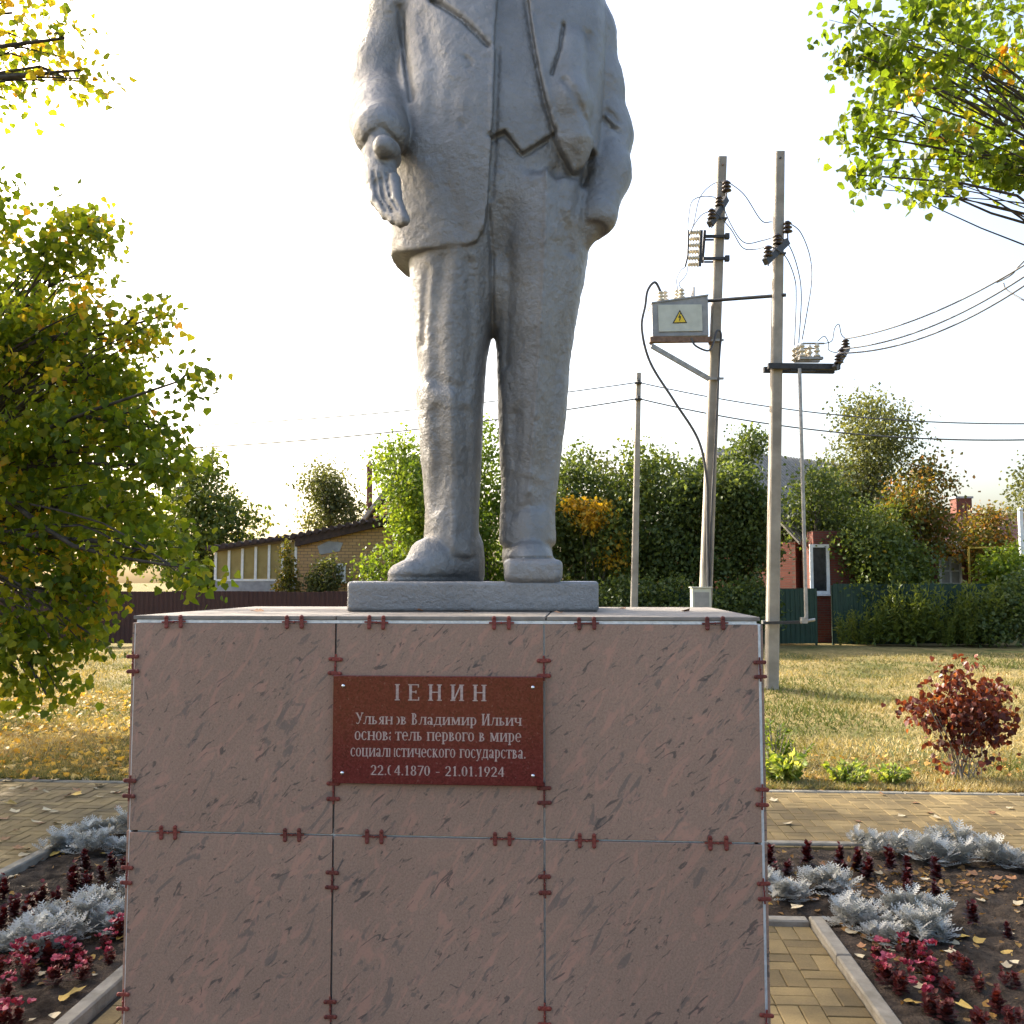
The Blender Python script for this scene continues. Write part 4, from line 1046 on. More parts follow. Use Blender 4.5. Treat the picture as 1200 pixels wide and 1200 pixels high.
# neck and head (above the picture)
head = field()
chain_into(head, [PP(592, -25, .0), PP(592, -75, -.02)], [34 * px, 30 * px], .02)
chain_into(head, [PP(592, -105, -.05), PP(592, -140, -.02)], [36 * px, 44 * px], .03)
chain_into(head, [PP(592, -92, -.12), PP(592, -80, -.10)], [20 * px, 10 * px], .02)
chain_into(head, [PP(592, -118, -.17), PP(592, -108, -.19)], [6 * px, 8 * px], .015)
for s_ in (-1, 1): chain_into(head, [PP(592 + s_ * 42, -122, .0), PP(592 + s_ * 43, -108, .01)], [7 * px, 6 * px], .01)
body = smin(body, head, .03)
body = zclip(body, ZB - .012, 99, .002)

def surface_nets(Fd):
    s = Fd < 0; nx, ny, nz = Fd.shape
    cnt = np.zeros((nx - 1, ny - 1, nz - 1), np.uint8)
    for dx in (0, 1):
        for dy in (0, 1):
            for dz in (0, 1): cnt += s[dx:nx - 1 + dx, dy:ny - 1 + dy, dz:nz - 1 + dz]
    act = (cnt > 0) & (cnt < 8); I = np.argwhere(act); idx = -np.ones(act.shape, np.int64); idx[act] = np.arange(len(I))
    acc = np.zeros((len(I), 3)); n = np.zeros(len(I))
    cs = [(a, b, c) for a in (0, 1) for b in (0, 1) for c in (0, 1)]
    for a in cs:
        for ax in range(3):
            if a[ax]: continue
            b = list(a); b[ax] = 1
            fa = Fd[I[:, 0] + a[0], I[:, 1] + a[1], I[:, 2] + a[2]]; fb = Fd[I[:, 0] + b[0], I[:, 1] + b[1], I[:, 2] + b[2]]
            m_ = (fa < 0) != (fb < 0); t = np.where(m_, fa / (fa - fb + 1e-12), 0)
            p = np.array(a, float)[None, :].repeat(len(I), 0); p[:, ax] += t
            acc[m_] += p[m_]; n[m_] += 1
    V = I + acc / n[:, None]
    V = np.array([gx[0], gy[0], gz[0]])[None] + V * H_
    Fq = []
    for ax in range(3):
        b_, c_ = (ax + 1) % 3, (ax + 2) % 3
        sl0 = [slice(None)] * 3; sl1 = [slice(None)] * 3; sl0[ax] = slice(0, -1); sl1[ax] = slice(1, None)
        ch = s[tuple(sl0)] != s[tuple(sl1)]
        E = np.argwhere(ch)
        ok = (E[:, b_] > 0) & (E[:, c_] > 0) & (E[:, b_] < Fd.shape[b_] - 1) & (E[:, c_] < Fd.shape[c_] - 1); E = E[ok]
        inside = s[E[:, 0], E[:, 1], E[:, 2]]
        def cell(db, dc):
            q = E.copy(); q[:, b_] -= db; q[:, c_] -= dc; return idx[q[:, 0], q[:, 1], q[:, 2]]
        qd = np.stack([cell(1, 1), cell(0, 1), cell(0, 0), cell(1, 0)], 1)
        qd[~inside] = qd[~inside][:, ::-1]; Fq.append(qd)
    Fq = np.concatenate(Fq)
    return V, Fq[(Fq >= 0).all(1)]
SV, SFc = surface_nets(body)
# light smoothing, then hand-worked plaster relief
for _ in range(1):
    acc = np.zeros_like(SV); n = np.zeros(len(SV))
    for k in range(4):
        a, b = SFc[:, k], SFc[:, (k + 1) % 4]
        np.add.at(acc, a, SV[b]); np.add.at(n, a, 1); np.add.at(acc, b, SV[a]); np.add.at(n, b, 1)
    SV = SV * .5 + .5 * acc / n[:, None]
fn = np.cross(SV[SFc[:, 2]] - SV[SFc[:, 0]], SV[SFc[:, 3]] - SV[SFc[:, 1]])
vn = np.zeros_like(SV)
for k in range(4): np.add.at(vn, SFc[:, k], fn)
vn /= np.linalg.norm(vn, axis=1, keepdims=True) + 1e-12
rel = (vnoise(SV * [1, 1, .45], 9, 21) - .5) * .004 + (vnoise(SV, 24, 22) - .5) * .0024 + (vnoise(SV, 60, 23) - .5) * .003
SV = SV + vn * rel[:, None]
np_obj('figure', SV, SFc, M_STATUE, parent=st, smooth=True)
del body, core, jack, arm, arm2, hand, shoe, head, T0, V1, J1, legL, legR, vest
#PART4
# ================================================================== POLES
def taper_post(mb, p0, p1, w0, w1):
    """square tapered concrete shaft with chamfered corners"""
    V = []
    for p, w in ((p0, w0), (p1, w1)):
        h = w / 2; c = h * .22
        for x, y in ((-h + c, -h), (h - c, -h), (h, -h + c), (h, h - c), (h - c, h), (-h + c, h), (-h, h - c), (-h, -h + c)): V.append(Vector(p) + Vector((x, y, 0)))
    mb.add(V, [tuple(range(7, -1, -1)), tuple(range(8, 16))] + [(i, (i + 1) % 8, 8 + (i + 1) % 8, 8 + i) for i in range(8)])
def insulator(mb, base, h, r, n=3, axis=(0, 0, 1)):
    pr = [(r * .35, 0)]
    for i in range(n):
        z = h * (i + .15) / n; pr += [(r * .5, z), (r * (1 - .07 * i), z + h * .03), (r * (.95 - .07 * i), z + h * .33 / n), (r * .5, z + h * .55 / n)]
    pr += [(r * .45, h * .97), (r * .12, h)]
    mb.lathe(base, axis, pr, 12)
def band(mb, p, w, h=.03): mb.box(p, (w, w, h))
def sag(a, b, s, n=14):
    a, b = Vector(a), Vector(b); return [a.lerp(b, i / n) - Vector((0, 0, s * 4 * (i / n) * (1 - i / n))) for i in range(n + 1)]
def spline(pts, n=8):
    pts = [Vector(p) for p in pts]; P = [pts[0]] + pts + [pts[-1]]; out = []
    for i in range(1, len(P) - 2):
        for k in range(n):
            t = k / n; a, b, c, d = P[i - 1], P[i], P[i + 1], P[i + 2]
            out.append(.5 * ((2 * b) + (c - a) * t + (2 * a - 5 * b + 4 * c - d) * t * t + (3 * b - a - 3 * c + d) * t ** 3))
    out.append(pts[-1]); return out
def wire(label, pts, r=.012, mat=None, group=None, name='power_wire'):
    m = MB(); p0 = Vector(pts[0]); m.tube(pts, r, 5); o = m.build(name, mat or M_WIRE, loc=p0); tag(o, label, 'wire', group); return o

YQ = POLE_R.y                                   # pole with the switch arm
pr = empty('utility_pole', (POLE_R.x, YQ, 0)); tag(pr, 'square concrete pole with switch platform arm and operating rod, standing on the lawn', 'pole')
topR = at(913.5, 179, YQ)
botR = POLE_R - (topR - POLE_R) * .03; m = MB(); taper_post(m, (botR.x, botR.y, -.25), topR, .215, .16); m.build('shaft', M_CONC, pr)
def onR(v): f = (811 - v) / (811 - 179.0); return POLE_R.lerp(topR, f)
# slanted crossarm with three pin insulators, near the top
def crossarm(root, YY, c0, c1, ins, mat=M_STEEL_DK):
    m = MB(); m.bar(c0, c1, .10, .12); arm_ = m.build('crossarm', mat, root)
    for (b, h, r) in ins:
        m = MB(); m.tube([b - Vector((0, 0, .16)), b], .014, 6); insulator(m, b, h, r); m.build('insulator', M_INS_DK, arm_)
def AQ(u, v, dy=0.0): return at(u, v, YQ + dy)
ca0, ca1 = AQ(897, 307, -.5), AQ(922, 283, -.16)
crossarm(pr, YQ, ca0, ca1, [(AQ(900, 301, -.5), .20, .085), (AQ(911.5, 287, -.28), .20, .09), (AQ(923, 273, -.16), .22, .09)])
m = MB(); band(m, onR(303), .23); m.build('clamp', M_STEEL_DK, pr)
m = MB(); m.lathe(AQ(914.5, 185, -.09), (0, -1, 0), [(.02, 0), (.02, .012)], 8); m.build('bolt', M_STEEL_DK, pr)
# switch platform
m = MB(); p0, p1 = AQ(900, 429, -.14), AQ(984, 430, -.14)
m.bar(p0, p1, .09, .10); m.bar(p0 + Vector((0, .3, 0)), p1 + Vector((0, .3, 0)), .09, .10)
m.bar(AQ(906, 429, -.14) , AQ(906, 429, .16), .06, .09); m.bar(AQ(978, 430, -.14), AQ(978, 430, .16), .06, .09)
m.bar(AQ(926, 434, -.14), AQ(955, 434, -.14), .05, .05)
plat = m.build('platform', M_STEEL_DK, pr)
m = MB(); m.bar(AQ(978, 432, -.3), AQ(993, 408, .45), .085, .085); ax2 = m.build('end_crossarm', M_STEEL_DK, plat)
for (u, v, dy) in ((983, 426, -.28), (986.5, 419, 0.0), (991, 408, .35)):
    m = MB(); insulator(m, AQ(u, v, dy), .17, .085); m.build('insulator', M_INS_DK, ax2)
m = MB(); m.bar(AQ(936, 420, -.14), AQ(964, 420, -.14), .10, .045); m.bar(AQ(931, 423, .12), AQ(960, 423, .12), .10, .045); swb = m.build('switch_base', M_STEEL_LT, plat)
for (u, v, dy) in ((940, 419, -.14), (957.5, 419, -.14), (935.5, 421, .02), (949, 421, .02), (931, 424, .14), (944, 424, .14)):
    m = MB(); insulator(m, AQ(u, v, dy), .26, .062); m.build('switch_insulator', M_INS_LT, swb)
m = MB(); m.tube([AQ(940, 402.5, -.14), AQ(966, 402.5, -.14)], .018, 6); m.tube([AQ(936, 408, .02), AQ(960, 408.5, .02)], .015, 6); m.build('switch_blade', M_STEEL_LT, swb)
# operating rod and its handle bracket
m = MB(); m.tube([AQ(937, 432, -.2), AQ(945, 728, -.35)], .033, 8); m.build('operating_rod', M_STEEL_LT, pr)
m = MB(); m.bar(AQ(895, 730, -.15), AQ(943, 729, -.33), .05, .05); hb_ = m.build('handle_bracket', M_STEEL_DK, pr)
m = MB(); m.tube([AQ(938, 729, -.36), AQ(955, 726, -.36)], .028, 6); m.box(AQ(942, 727, -.36), (.1, .1, .1)); m.build('lever', M_STEEL_LT, hb_)
m = MB(); m.bar(AQ(893, 729, -.13), AQ(897, 729, -.13), .08, .06); m.build('bracket_bolt', M_STEEL_LT, hb_)

YL = YQ + .9                                    # pole with the transformer cabinet
def AL(u, v, dy=0.0): return at(u, v, YL + dy)
topL = AL(846, 185); lowL = AL(826, 722); f = (0 - lowL.z) / (topL.z - lowL.z); botL = lowL + (topL - lowL) * f
pl = empty('utility_pole', (botL.x, YL, 0)); tag(pl, 'square concrete pole carrying the grey cabinet with lightning-bolt warning sign', 'pole')
m = MB(); taper_post(m, botL - (topL - botL) * .03, topL, .225, .165); m.build('shaft', M_CONC, pl)
def onL(v):
    z = AL(840, v).z; return botL.lerp(topL, z / topL.z)
crossarm(pl, YL, AL(832, 263, -.55), AL(850.5, 233, -.18), [(AL(834, 257, -.55), .20, .085), (AL(843, 242, -.34), .20, .085), (AL(851.5, 225, -.2), .22, .095)])
m = MB(); band(m, onL(258), .24); m.build('clamp', M_STEEL_DK, pl)
m = MB(); m.lathe(AL(847, 193, -.09), (0, -1, 0), [(.02, 0), (.02, .012)], 8); m.build('bolt', M_RUST, pl)
# fuse bank on two brackets
fb = empty('fuse_bank', AL(815, 312, -.2)); tag(fb, 'bank of cream fuse insulators on two dark brackets at the cabinet pole', 'fuses')
for v in (277, 303):
    m = MB(); m.bar(AL(824, v, -.12), AL(853, v, -.12), .05, .05); m.bar(AL(825, v + 4, -.12), AL(836, v + 4, -.12), .03, .03); m.box(AL(852, v, -.12), (.08, .1, .1)); m.build('bracket', M_STEEL_DK, fb)
m = MB(); m.bar(AL(822, 270, -.25), AL(820, 312, -.25), .05, .04, (0, 1, 0)); m.bar(AL(826, 270, .15), AL(823, 308, .15), .05, .04, (0, 1, 0)); m.build('frame', M_STEEL_DK, fb)
for i in range(6):
    a, b = AL(821 - i * .4, 272 + i * 7.5, -.25 + (i % 2) * .2), AL(808 - i * .5, 272.5 + i * 7.5, -.25 + (i % 2) * .2)
    m = MB(); insulator(m, a, (b - a).length, .062, 4, (b - a)); m.build('fuse_insulator', M_INS_LT, fb)
m = MB(); m.tube([AL(807, 270, -.3), AL(806, 300, -.3), AL(803, 312, -.3)], .018, 6); m.build('bus_wire', M_STEEL_DK, fb)
# transformer cabinet on its bracket
cb = empty('transformer_cabinet', AL(798, 404, -.1)); tag(cb, 'grey sloping-top electrical cabinet with lightning warning triangle bracketed to pole', 'cabinet')
pts = [AL(765, 394, -.35), AL(830.5, 393, -.35), AL(829.5, 346, -.35), AL(764, 355, -.35)]
m = MB(); m.prism(pts, (0, .55, 0)); m.build('body', M_CABGREY, cb)
m = MB(); m.prism([AL(763.5, 355.5, -.37), AL(830.5, 346, -.37), AL(830.5, 344.6, -.37), AL(763.5, 353.8, -.37)], (0, .6, 0)); m.build('lid', M_CABGREY, cb)
m = MB(); m.prism([AL(772, 389, -.352), AL(823, 388, -.352), AL(822, 357, -.352), AL(771, 357.5, -.352)], (0, -.02, 0)); dr = m.build('panel', M_CABPANEL, cb)
m = MB(); m.prism([AL(788, 379, -.374), AL(805.3, 378.5, -.374), AL(796.6, 363, -.374)], (0, -.004, 0)); sg = m.build('warning_sign', M_BLACK, dr)
m = MB(); m.prism([AL(790, 377.8, -.379), AL(803.4, 377.4, -.379), AL(796.6, 365.4, -.379)], (0, -.003, 0)); m.build('yellow_field', M_YELLOW, sg)
bolt = [(797.2, 366.5), (794.8, 372.4), (796.6, 372.0), (795.9, 374.6), (796.2, 376.4), (797.6, 374.0), (797.0, 374.2), (798.4, 370.2), (796.4, 370.8), (797.9, 366.9)]
m = MB(); m.prism([AL(u, v, -.383) for u, v in bolt], (0, -.003, 0)); m.build('lightning_bolt', M_BLACK, sg)
for (u, v, dy) in ((774.5, 353, -.25), (779, 352.5, .05), (798.5, 350, -.25), (794, 350.5, .05)):
    m = MB(); insulator(m, AL(u, v, dy), .2, .075, 3); m.build('bushing', M_INS_LT, cb)
m = MB(); m.tube([AL(813, 348, -.2), AL(813, 336.5, -.2)], .02, 6); m.tube([AL(811, 348, -.1), AL(811, 341, -.1)], .02, 6); m.build('vent_pipe', M_STEEL_LT, cb)
m = MB(); m.bar(AL(762, 398, -.42), AL(833, 398, -.42), .08, .10); m.bar(AL(762, 398, .2), AL(833, 398, .2), .08, .10); m.bar(AL(763, 402.5, -.42), AL(763, 402.5, .2), .06, .05); m.bar(AL(832, 402.5, -.42), AL(832, 402.5, .2), .06, .05)
m.build('shelf', M_RUST, cb)
m = MB(); m.bar(AL(763, 405, -.42), AL(831, 444, -.12), .05, .085); m.build('brace', M_STEEL_LT, cb)
for v in (399, 444): m = MB(); m.bar(AL(826, v, -.14), AL(848, v - .5, -.14), .04, .04); m.build('clamp', M_STEEL_LT, cb)
# tie tube between poles
m = MB(); m.tube([onL(354.5) - Vector((.2, .1, 0)), onR(353) + Vector((.12, -.1, 0))], .035, 8); o = m.build('tie_tube', M_STEEL_DK, loc=onL(354.5)); tag(o, 'dark steel tube tying the two concrete poles together', 'tube')
# meter box at the foot
mbx = AL(821, 700, -.2); o = MB(); o.box((mbx.x, YL - .2, .95), (.34, .22, 1.7), None, .01); mt = empty('meter_box', (mbx.x, YL - .2, 0)); tag(mt, 'pale metal meter box standing at the foot of the cabinet pole', 'box')
o.build('housing', M_CABPANEL, mt)
o = MB(); o.box((mbx.x, YL - .315, 1.45), (.27, .012, .55)); o.build('door', M_CABGREY, mt)
o = MB(); o.box((mbx.x, YL - .2, 1.812), (.38, .26, .02)); o.build('hood', M_CABPANEL, mt)
# cables down the cabinet pole
wire('thick black cable sagging from cabinet bushing down to the concrete pole', spline([AL(776, 347, -.25), AL(768, 331, -.3), AL(759, 340, -.3), AL(756, 358, -.3), AL(752, 385, -.3), AL(762, 425, -.28), AL(790, 470, -.25), AL(818, 515, -.22), AL(828, 560, -.18), AL(829, 600, -.16), AL(830, 712, -.16)], 8), .026, name='power_cable')
wire('black cable looping from under the cabinet shelf around the pole', spline([AL(810, 396, -.46), AL(815, 405, -.46), AL(830, 411, -.42), AL(836, 402, -.3), AL(840, 388, -.22), AL(845, 392, -.16), AL(843, 420, -.16), AL(838, 520, -.16), AL(834, 600, -.16), AL(832, 712, -.16)], 8), .02, name='power_cable')
# thin leads between the gear
g = 'thin leads hanging between the two poles'
for i, (a, b, s) in enumerate((((851.5, 212, -.2), (923, 262, -.16), None), ((844, 232, -.28), (911.5, 276, -.25), None), ((836, 246, -.55), (900, 288, -.5), None))):
    pa, pb_ = AL(*a), AQ(*b)
    mids = [((872, 228), (892, 258), (905, 260)), ((856, 262), (872, 284), (893, 282)), ((856, 268), (870, 290), (885, 292))][i]
    wire(['thin lead arching between the highest insulators of the two poles', 'thin lead hanging between middle insulators of the two poles', 'thin lead hanging between lowest insulators of the two poles'][i], spline([pa] + [at(u, v, (YL + YQ) / 2) for u, v in mids] + [pb_]), .010)
for i, P in enumerate(([(851, 212, -.2), (835, 216, 0), (820, 232, -.2), (813, 262, -.3), (809, 272, -.3)], [(843, 232, -.28), (825, 230, -.3), (811, 236, -.3), (807, 255, -.3), (806, 270, -.3)], [(834, 247, -.55), (822, 252, -.45), (812, 266, -.3), (808, 276, -.3)])):
    wire(['thin lead from topmost insulator of cabinet pole to fuse bank', 'thin lead from middle insulator of cabinet pole to fuse bank', 'thin lead from lowest insulator of cabinet pole to fuse bank'][i], spline([AL(*p) for p in P]), .009)
for i, P in enumerate(([(804, 312, -.3), (797, 318, -.3), (793, 328, -.28), (794, 338, .05)], [(806, 312, -.25), (804, 322, -.28), (796, 332, -.25), (798.5, 338, -.25)])):
    wire(['thin slack lead from fuse bank to rear bushing on the cabinet', 'thin slack lead from fuse bank to front bushing on the cabinet'][i], spline([AL(*p) for p in P]), .008)
for i, P in enumerate(([(924, 261, -.16), (938, 272, 0), (949, 300, .2), (951, 330, .1), (945, 370, -.1), (940, 398, -.14)], [(912, 275, -.25), (926, 290, -.1), (936, 320, 0), (939, 350, .02), (936, 402, .02)], [(902, 288, -.5), (920, 300, -.3), (931, 325, 0), (933, 350, .1), (931, 405, .14)])):
    wire(['thin lead from highest crossarm insulator down to the switch platform', 'thin lead from middle crossarm insulator down to the switch platform', 'thin lead from lowest crossarm insulator down to the switch platform'][i], spline([AQ(*p) for p in P]), .010)
for i, P in enumerate(([(966, 402.5, -.14), (975, 399, -.1), (978, 385, 0), (983, 380, .2), (986, 392, .35), (991, 397, .35)], [(958, 400, -.14), (966, 394, -.1), (971, 402, 0), (971, 410, 0), (980, 413, -.1), (986, 409, 0)])):
    wire(['thin looping jumper from switch blade to highest end insulator', 'thin looping jumper from switch blade to middle end insulator'][i], spline([AQ(*p) for p in P]), .009)
# lines leaving to the right
for i, (a, b, sg_) in enumerate((((991, 397, .35), (1290, 250), .28), ((986.5, 409, 0), (1290, 258), .36), ((983, 414, -.28), (1300, 258), .44))):
    p1 = at(b[0], b[1], YQ - 4.5)
    wire(['overhead line rising from the highest insulator on the platform end', 'overhead line rising from the middle insulator on the platform end', 'overhead line rising from the lowest insulator on the platform end'][i], sag(AQ(*a), p1, sg_, 24), .014)
wire('loose service cable drooping below the overhead lines by the leafy branches', spline([at(1176, 332, YQ - 2.5), at(1180, 340, YQ - 2.6), at(1200, 352, YQ - 3), at(1240, 372, YQ - 3.4), at(1300, 400, YQ - 4)]), .012)
wire('short loose lead tied to the overhead lines by the leafy branches', spline([at(1168, 331, YQ - 2.4), at(1185, 322, YQ - 2.6), at(1200, 306, YQ - 2.8), at(1260, 250, YQ - 3.5)]), .012)

# slim far pole and the two long lines
YD = 27.0
fp0, fp1 = at(743, 712, YD), at(748.5, 437, YD); dd_ = (fp1 - fp0); fb0 = fp0 + dd_ * ((0 - fp0.z) / dd_.z)
fp = empty('line_pole', (fb0.x, YD, 0)); tag(fp, 'slim distant concrete pole carrying two long overhead lines near the fence', 'pole')
m = MB(); taper_post(m, fb0 - dd_ * .02, fp1, .21, .13); m.build('shaft', M_CONC, fp)
for v in (449, 468):
    m = MB(); c = at(748, v, YD - .1); m.box(c, (.2, .12, .05)); insulator(m, c + Vector((0, -.05, 0)), .1, .05, 2); m.build('bracket', M_STEEL_DK, fp)
c_a, c_b = at(748, 448, YD - .15), at(748, 467, YD - .15)
wire('upper long overhead line from slim pole toward the linden tree', sag(at(-60, 500, 33), c_a, .5, 30), .017)
wire('lower long overhead line from slim pole toward the linden tree', sag(at(-60, 527, 33), c_b, .55, 30), .02)
wire('upper long overhead line from slim pole past the red brick house', sag(c_a, at(1330, 492, 24), .5, 30), .017)
wire('lower long overhead line from slim pole past the red brick house', sag(c_b, at(1330, 509, 24), .55, 30), .02)

# ================================================================== FOLIAGE TOOLS
TEMPL = {
 'heart': (np.array([[0, 0, 0], [-.40, .02, .05], [-.50, .42, .10], [0, 1.0, -.06], [.50, .42, .10], [.40, .02, .05]]), np.array([[0, 3, 2, 1], [0, 5, 4, 3]])),
 'quad': (np.array([[0, 0, 0], [-.36, .45, .06], [0, 1, -.05], [.36, .45, .06]]), np.array([[0, 3, 2, 1]])),
 'blade': (np.array([[-.5, 0, 0], [.5, 0, 0], [.30, .6, 0], [-.30, .6, 0], [0, 1, .02]]), None),
}
def leaf_cloud(P, size, rg, droop=.5, templ='quad', wide=1.0, up=0.0, dirs=None):
    Tm, Tf = TEMPL[templ]; n = len(P)
    d = rg.normal(size=(n, 3)) + np.array([0, 0, -droop * 1.5 + up]) if dirs is None else dirs
    d /= np.linalg.norm(d, axis=1, keepdims=True) + 1e-9
    r = rg.normal(size=(n, 3)); x = np.cross(d, r); x /= np.linalg.norm(x, axis=1, keepdims=True) + 1e-9
    z = np.cross(x, d)
    sc = size[:, None]
    V = P[:, None, :] + (x[:, None, :] * (Tm[None, :, 0:1] * wide) + d[:, None, :] * Tm[None, :, 1:2] + z[:, None, :] * Tm[None, :, 2:3]) * sc[:, None, :]
    k = len(Tm); F = (np.arange(n) * k)[:, None, None] + Tf[None]
    return V.reshape(-1, 3), F.reshape(-1, 4), k
def limb(mb, a, b, r0, r1, rg, wob=.06, n=5, sides=6):
    n = max(2, n // 2)
    a, b = Vector(a), Vector(b); L = (b - a).length; pts = []
    for i in range(n + 1):
        t = i / n; p = a.lerp(b, t)
        if 0 < i < n: p = p + Vector(rg.normal(size=3)) * wob * L * .5
        p.z += math.sin(t * math.pi) * .06 * L
        pts.append(p)
    pts = spline(pts, 3); N = len(pts) - 1
    mb.tube(pts, [r0 + (r1 - r0) * i / N for i in range(N + 1)], sides, cap=False); return pts
def tree(name, label, cat, base, fork_z, r0, blobs, lmat, lsize, nleaf, seed, templ='quad', clump=.22, per=26, droop=.5, tint=(0.0, 1.0), bark=None, group=None, twigs=3, lean=(0, 0), yellow=None, multi=1, edge=.55, hollow=0.45):
    rg = np.random.default_rng(seed); base = Vector(base)
    root = empty(name, base); tag(root, label, cat, group)
    mb = MB(); fork = base + Vector((lean[0], lean[1], fork_z))
    if multi == 1:
        limb(mb, base - Vector((0, 0, .15)), fork, r0, r0 * .72, rg, .03, 6, 9)
    tot = sum(b[1][0] * b[1][1] * b[1][2] for b in blobs) ** 1
    wsum = sum((b[1][0] * b[1][2]) for b in blobs); VV, FF, TT = [], [], []; off = 0
    for (c, r, *rest) in blobs:
        c = np.array(c); r = np.array(r); dens = rest[0] if rest else 1.0
        nb = int(nleaf * dens * r[0] * r[2] / wsum); ncl = max(3, nb // per)
        src = fork if multi == 1 else base + Vector((rg.normal() * r0 * 3, rg.normal() * r0 * 3, 0))
        pts = limb(mb, src, Vector(c), r0 * (.24 if multi == 1 else .3), r0 * .05, rg, .07, 6)
        u = rg.normal(size=(ncl, 3)); u /= np.linalg.norm(u, axis=1, keepdims=True)
        rad = hollow + (1 - hollow) * rg.random(ncl) ** edge
        cc = c + u * rad[:, None] * r
        for q in range(min(ncl, twigs)):
            s = pts[rg.integers(2, len(pts))]; limb(mb, s, Vector(cc[q]), r0 * .09, r0 * .02, rg, .10, 4, 4)
        pos = np.repeat(cc, per, 0) + rg.normal(size=(ncl * per, 3)) * clump * np.array([1, 1, .75])
        sz = lsize * (.65 + .7 * rg.random(len(pos)))
        V, Fq, k = leaf_cloud(pos, sz, rg, droop, templ)
        tc = np.repeat(rg.random(ncl), per); tt = np.clip(.45 * tc + .55 * rg.random(len(pos)), 0, 1)
        tt = tint[0] + (tint[1] - tint[0]) * tt
        if yellow is not None: tt = np.where(np.repeat(rg.random(ncl) < yellow, per), .75 + .25 * rg.random(len(pos)), tt)
        VV.append(V); FF.append(Fq + off); TT.append(np.repeat(tt, k)); off += len(V)
    tb_ = mb.build('trunk' if cat == 'tree' else 'stems', bark or M_BARK, root)
    np_obj('crown' if cat == 'tree' else 'foliage', np.concatenate(VV), np.concatenate(FF), lmat, parent=root, tint=np.concatenate(TT))
    return root
def blob(u, v, Y, ru, rv, ry=None, dens=1.0):
    c = at(u, v, Y); s = Y / FPX; rx, rz_ = ru * s, rv * s
    return ((c.x, c.y, c.z), (rx, ry if ry else (rx + rz_) / 2, rz_), dens)

# ---- near lindens
lindL = [blob(-20, 250, 9.4, 30, 50, .5), blob(102, 268, 9.6, 34, 30, .4, .9), blob(85, 312, 9.6, 40, 28, .5), blob(140, 378, 9.4, 50, 22, .5), blob(185, 372, 9.3, 26, 15, .3, .8), blob(60, 388, 9.8, 60, 34, .6), blob(15, 430, 9.8, 60, 45, .8), blob(105, 442, 9.6, 62, 30, .6), blob(212, 446, 9.0, 22, 15, .25, .6),
         blob(95, 508, 9.4, 80, 34, .7), blob(178, 498, 9.2, 40, 20, .4, .8), blob(35, 560, 9.8, 85, 50, .9), blob(175, 545, 9.0, 50, 20, .4, 1.1), blob(120, 595, 9.3, 62, 26, .5), blob(180, 640, 8.7, 48, 15, .35, 1.3), blob(222, 666, 8.2, 14, 16, .2, 1.5), blob(50, 650, 9.4, 80, 38, .8), blob(105, 690, 9.0, 55, 22, .4), blob(40, 735, 9.2, 68, 30, .6), blob(105, 742, 8.9, 30, 16, .3, .9), blob(20, 785, 9.0, 48, 26, .5), blob(55, 815, 8.8, 20, 14, .2, .9),
         ((-7.6, 10.6, 4.3), (2.0, 2.2, 1.7), .6), ((-6.9, 9.2, 3.0), (1.5, 1.8, 1.4), .6)]
tree('linden_tree', 'large linden with low drooping green and yellow branches beside the flower bed', 'tree', (-7.2, 10.3, 0), 2.2, .19, lindL, M_LIND, .073, 42000, 3, 'heart', .135, 30, .8, (.08, .84), twigs=7, yellow=.085)
lindB = [blob(20, 340, 13.4, 50, 30, .8), blob(60, 450, 13.6, 90, 60, 1.1), blob(130, 470, 13.2, 40, 30, .6), blob(40, 590, 13.6, 100, 70, 1.1), blob(-130, 350, 13.6, 95, 80, 1.3), blob(-90, 500, 13.6, 120, 140, 1.4)]
tree('linden_tree', 'second linden standing on the lawn just behind the low drooping linden', 'tree', (-8.6, 13.8, 0), 2.6, .19, lindB, M_LIND, .080, 27000, 6, 'heart', .20, 26, .8, (0, .8), twigs=5, yellow=.05)
tree('poplar_tree', 'tall leafy tree standing on the lawn beyond the lindens, shading the beds', 'tree', (-16.2, 20.4, 0), 6.5, .26, [((-15.3, 20, 10.4), (2.6, 2.4, 1.9), 1), ((-16.9, 20.4, 12.6), (3.0, 2.6, 2.2), 1), ((-15.3, 19.8, 13.8), (2.6, 2.4, 2.0), 1), ((-16.4, 20, 15.4), (2.2, 2.2, 1.8), 1)], M_LEAF_MID, .17, 11500, 8, 'quad', .32, 26, .5, twigs=3)
upL = [blob(15, 15, 7.6, 70, 32, .5), blob(75, 45, 7.4, 26, 20, .3), blob(-5, 80, 7.4, 20, 24, .3, .8), blob(45, 78, 7.4, 40, 16, .3, .9), blob(95, 82, 7.3, 22, 10, .2, .8), blob(5, 100, 7.4, 16, 16, .2, .9), ((-5.6, 7.4, 8.4), (1.6, 1.8, 1.2), .8), ((-6.0, 6.4, 7.0), (1.4, 1.5, 1.5), .8)]
tree('linden_tree', 'linden whose sunlit yellowing branch tips hang alone against the white sky', 'tree', (-6.6, 6.4, 0), 4.2, .20, upL, M_LIND, .060, 13000, 4, 'heart', .15, 24, .8, (.25, .97), twigs=7, yellow=.22)
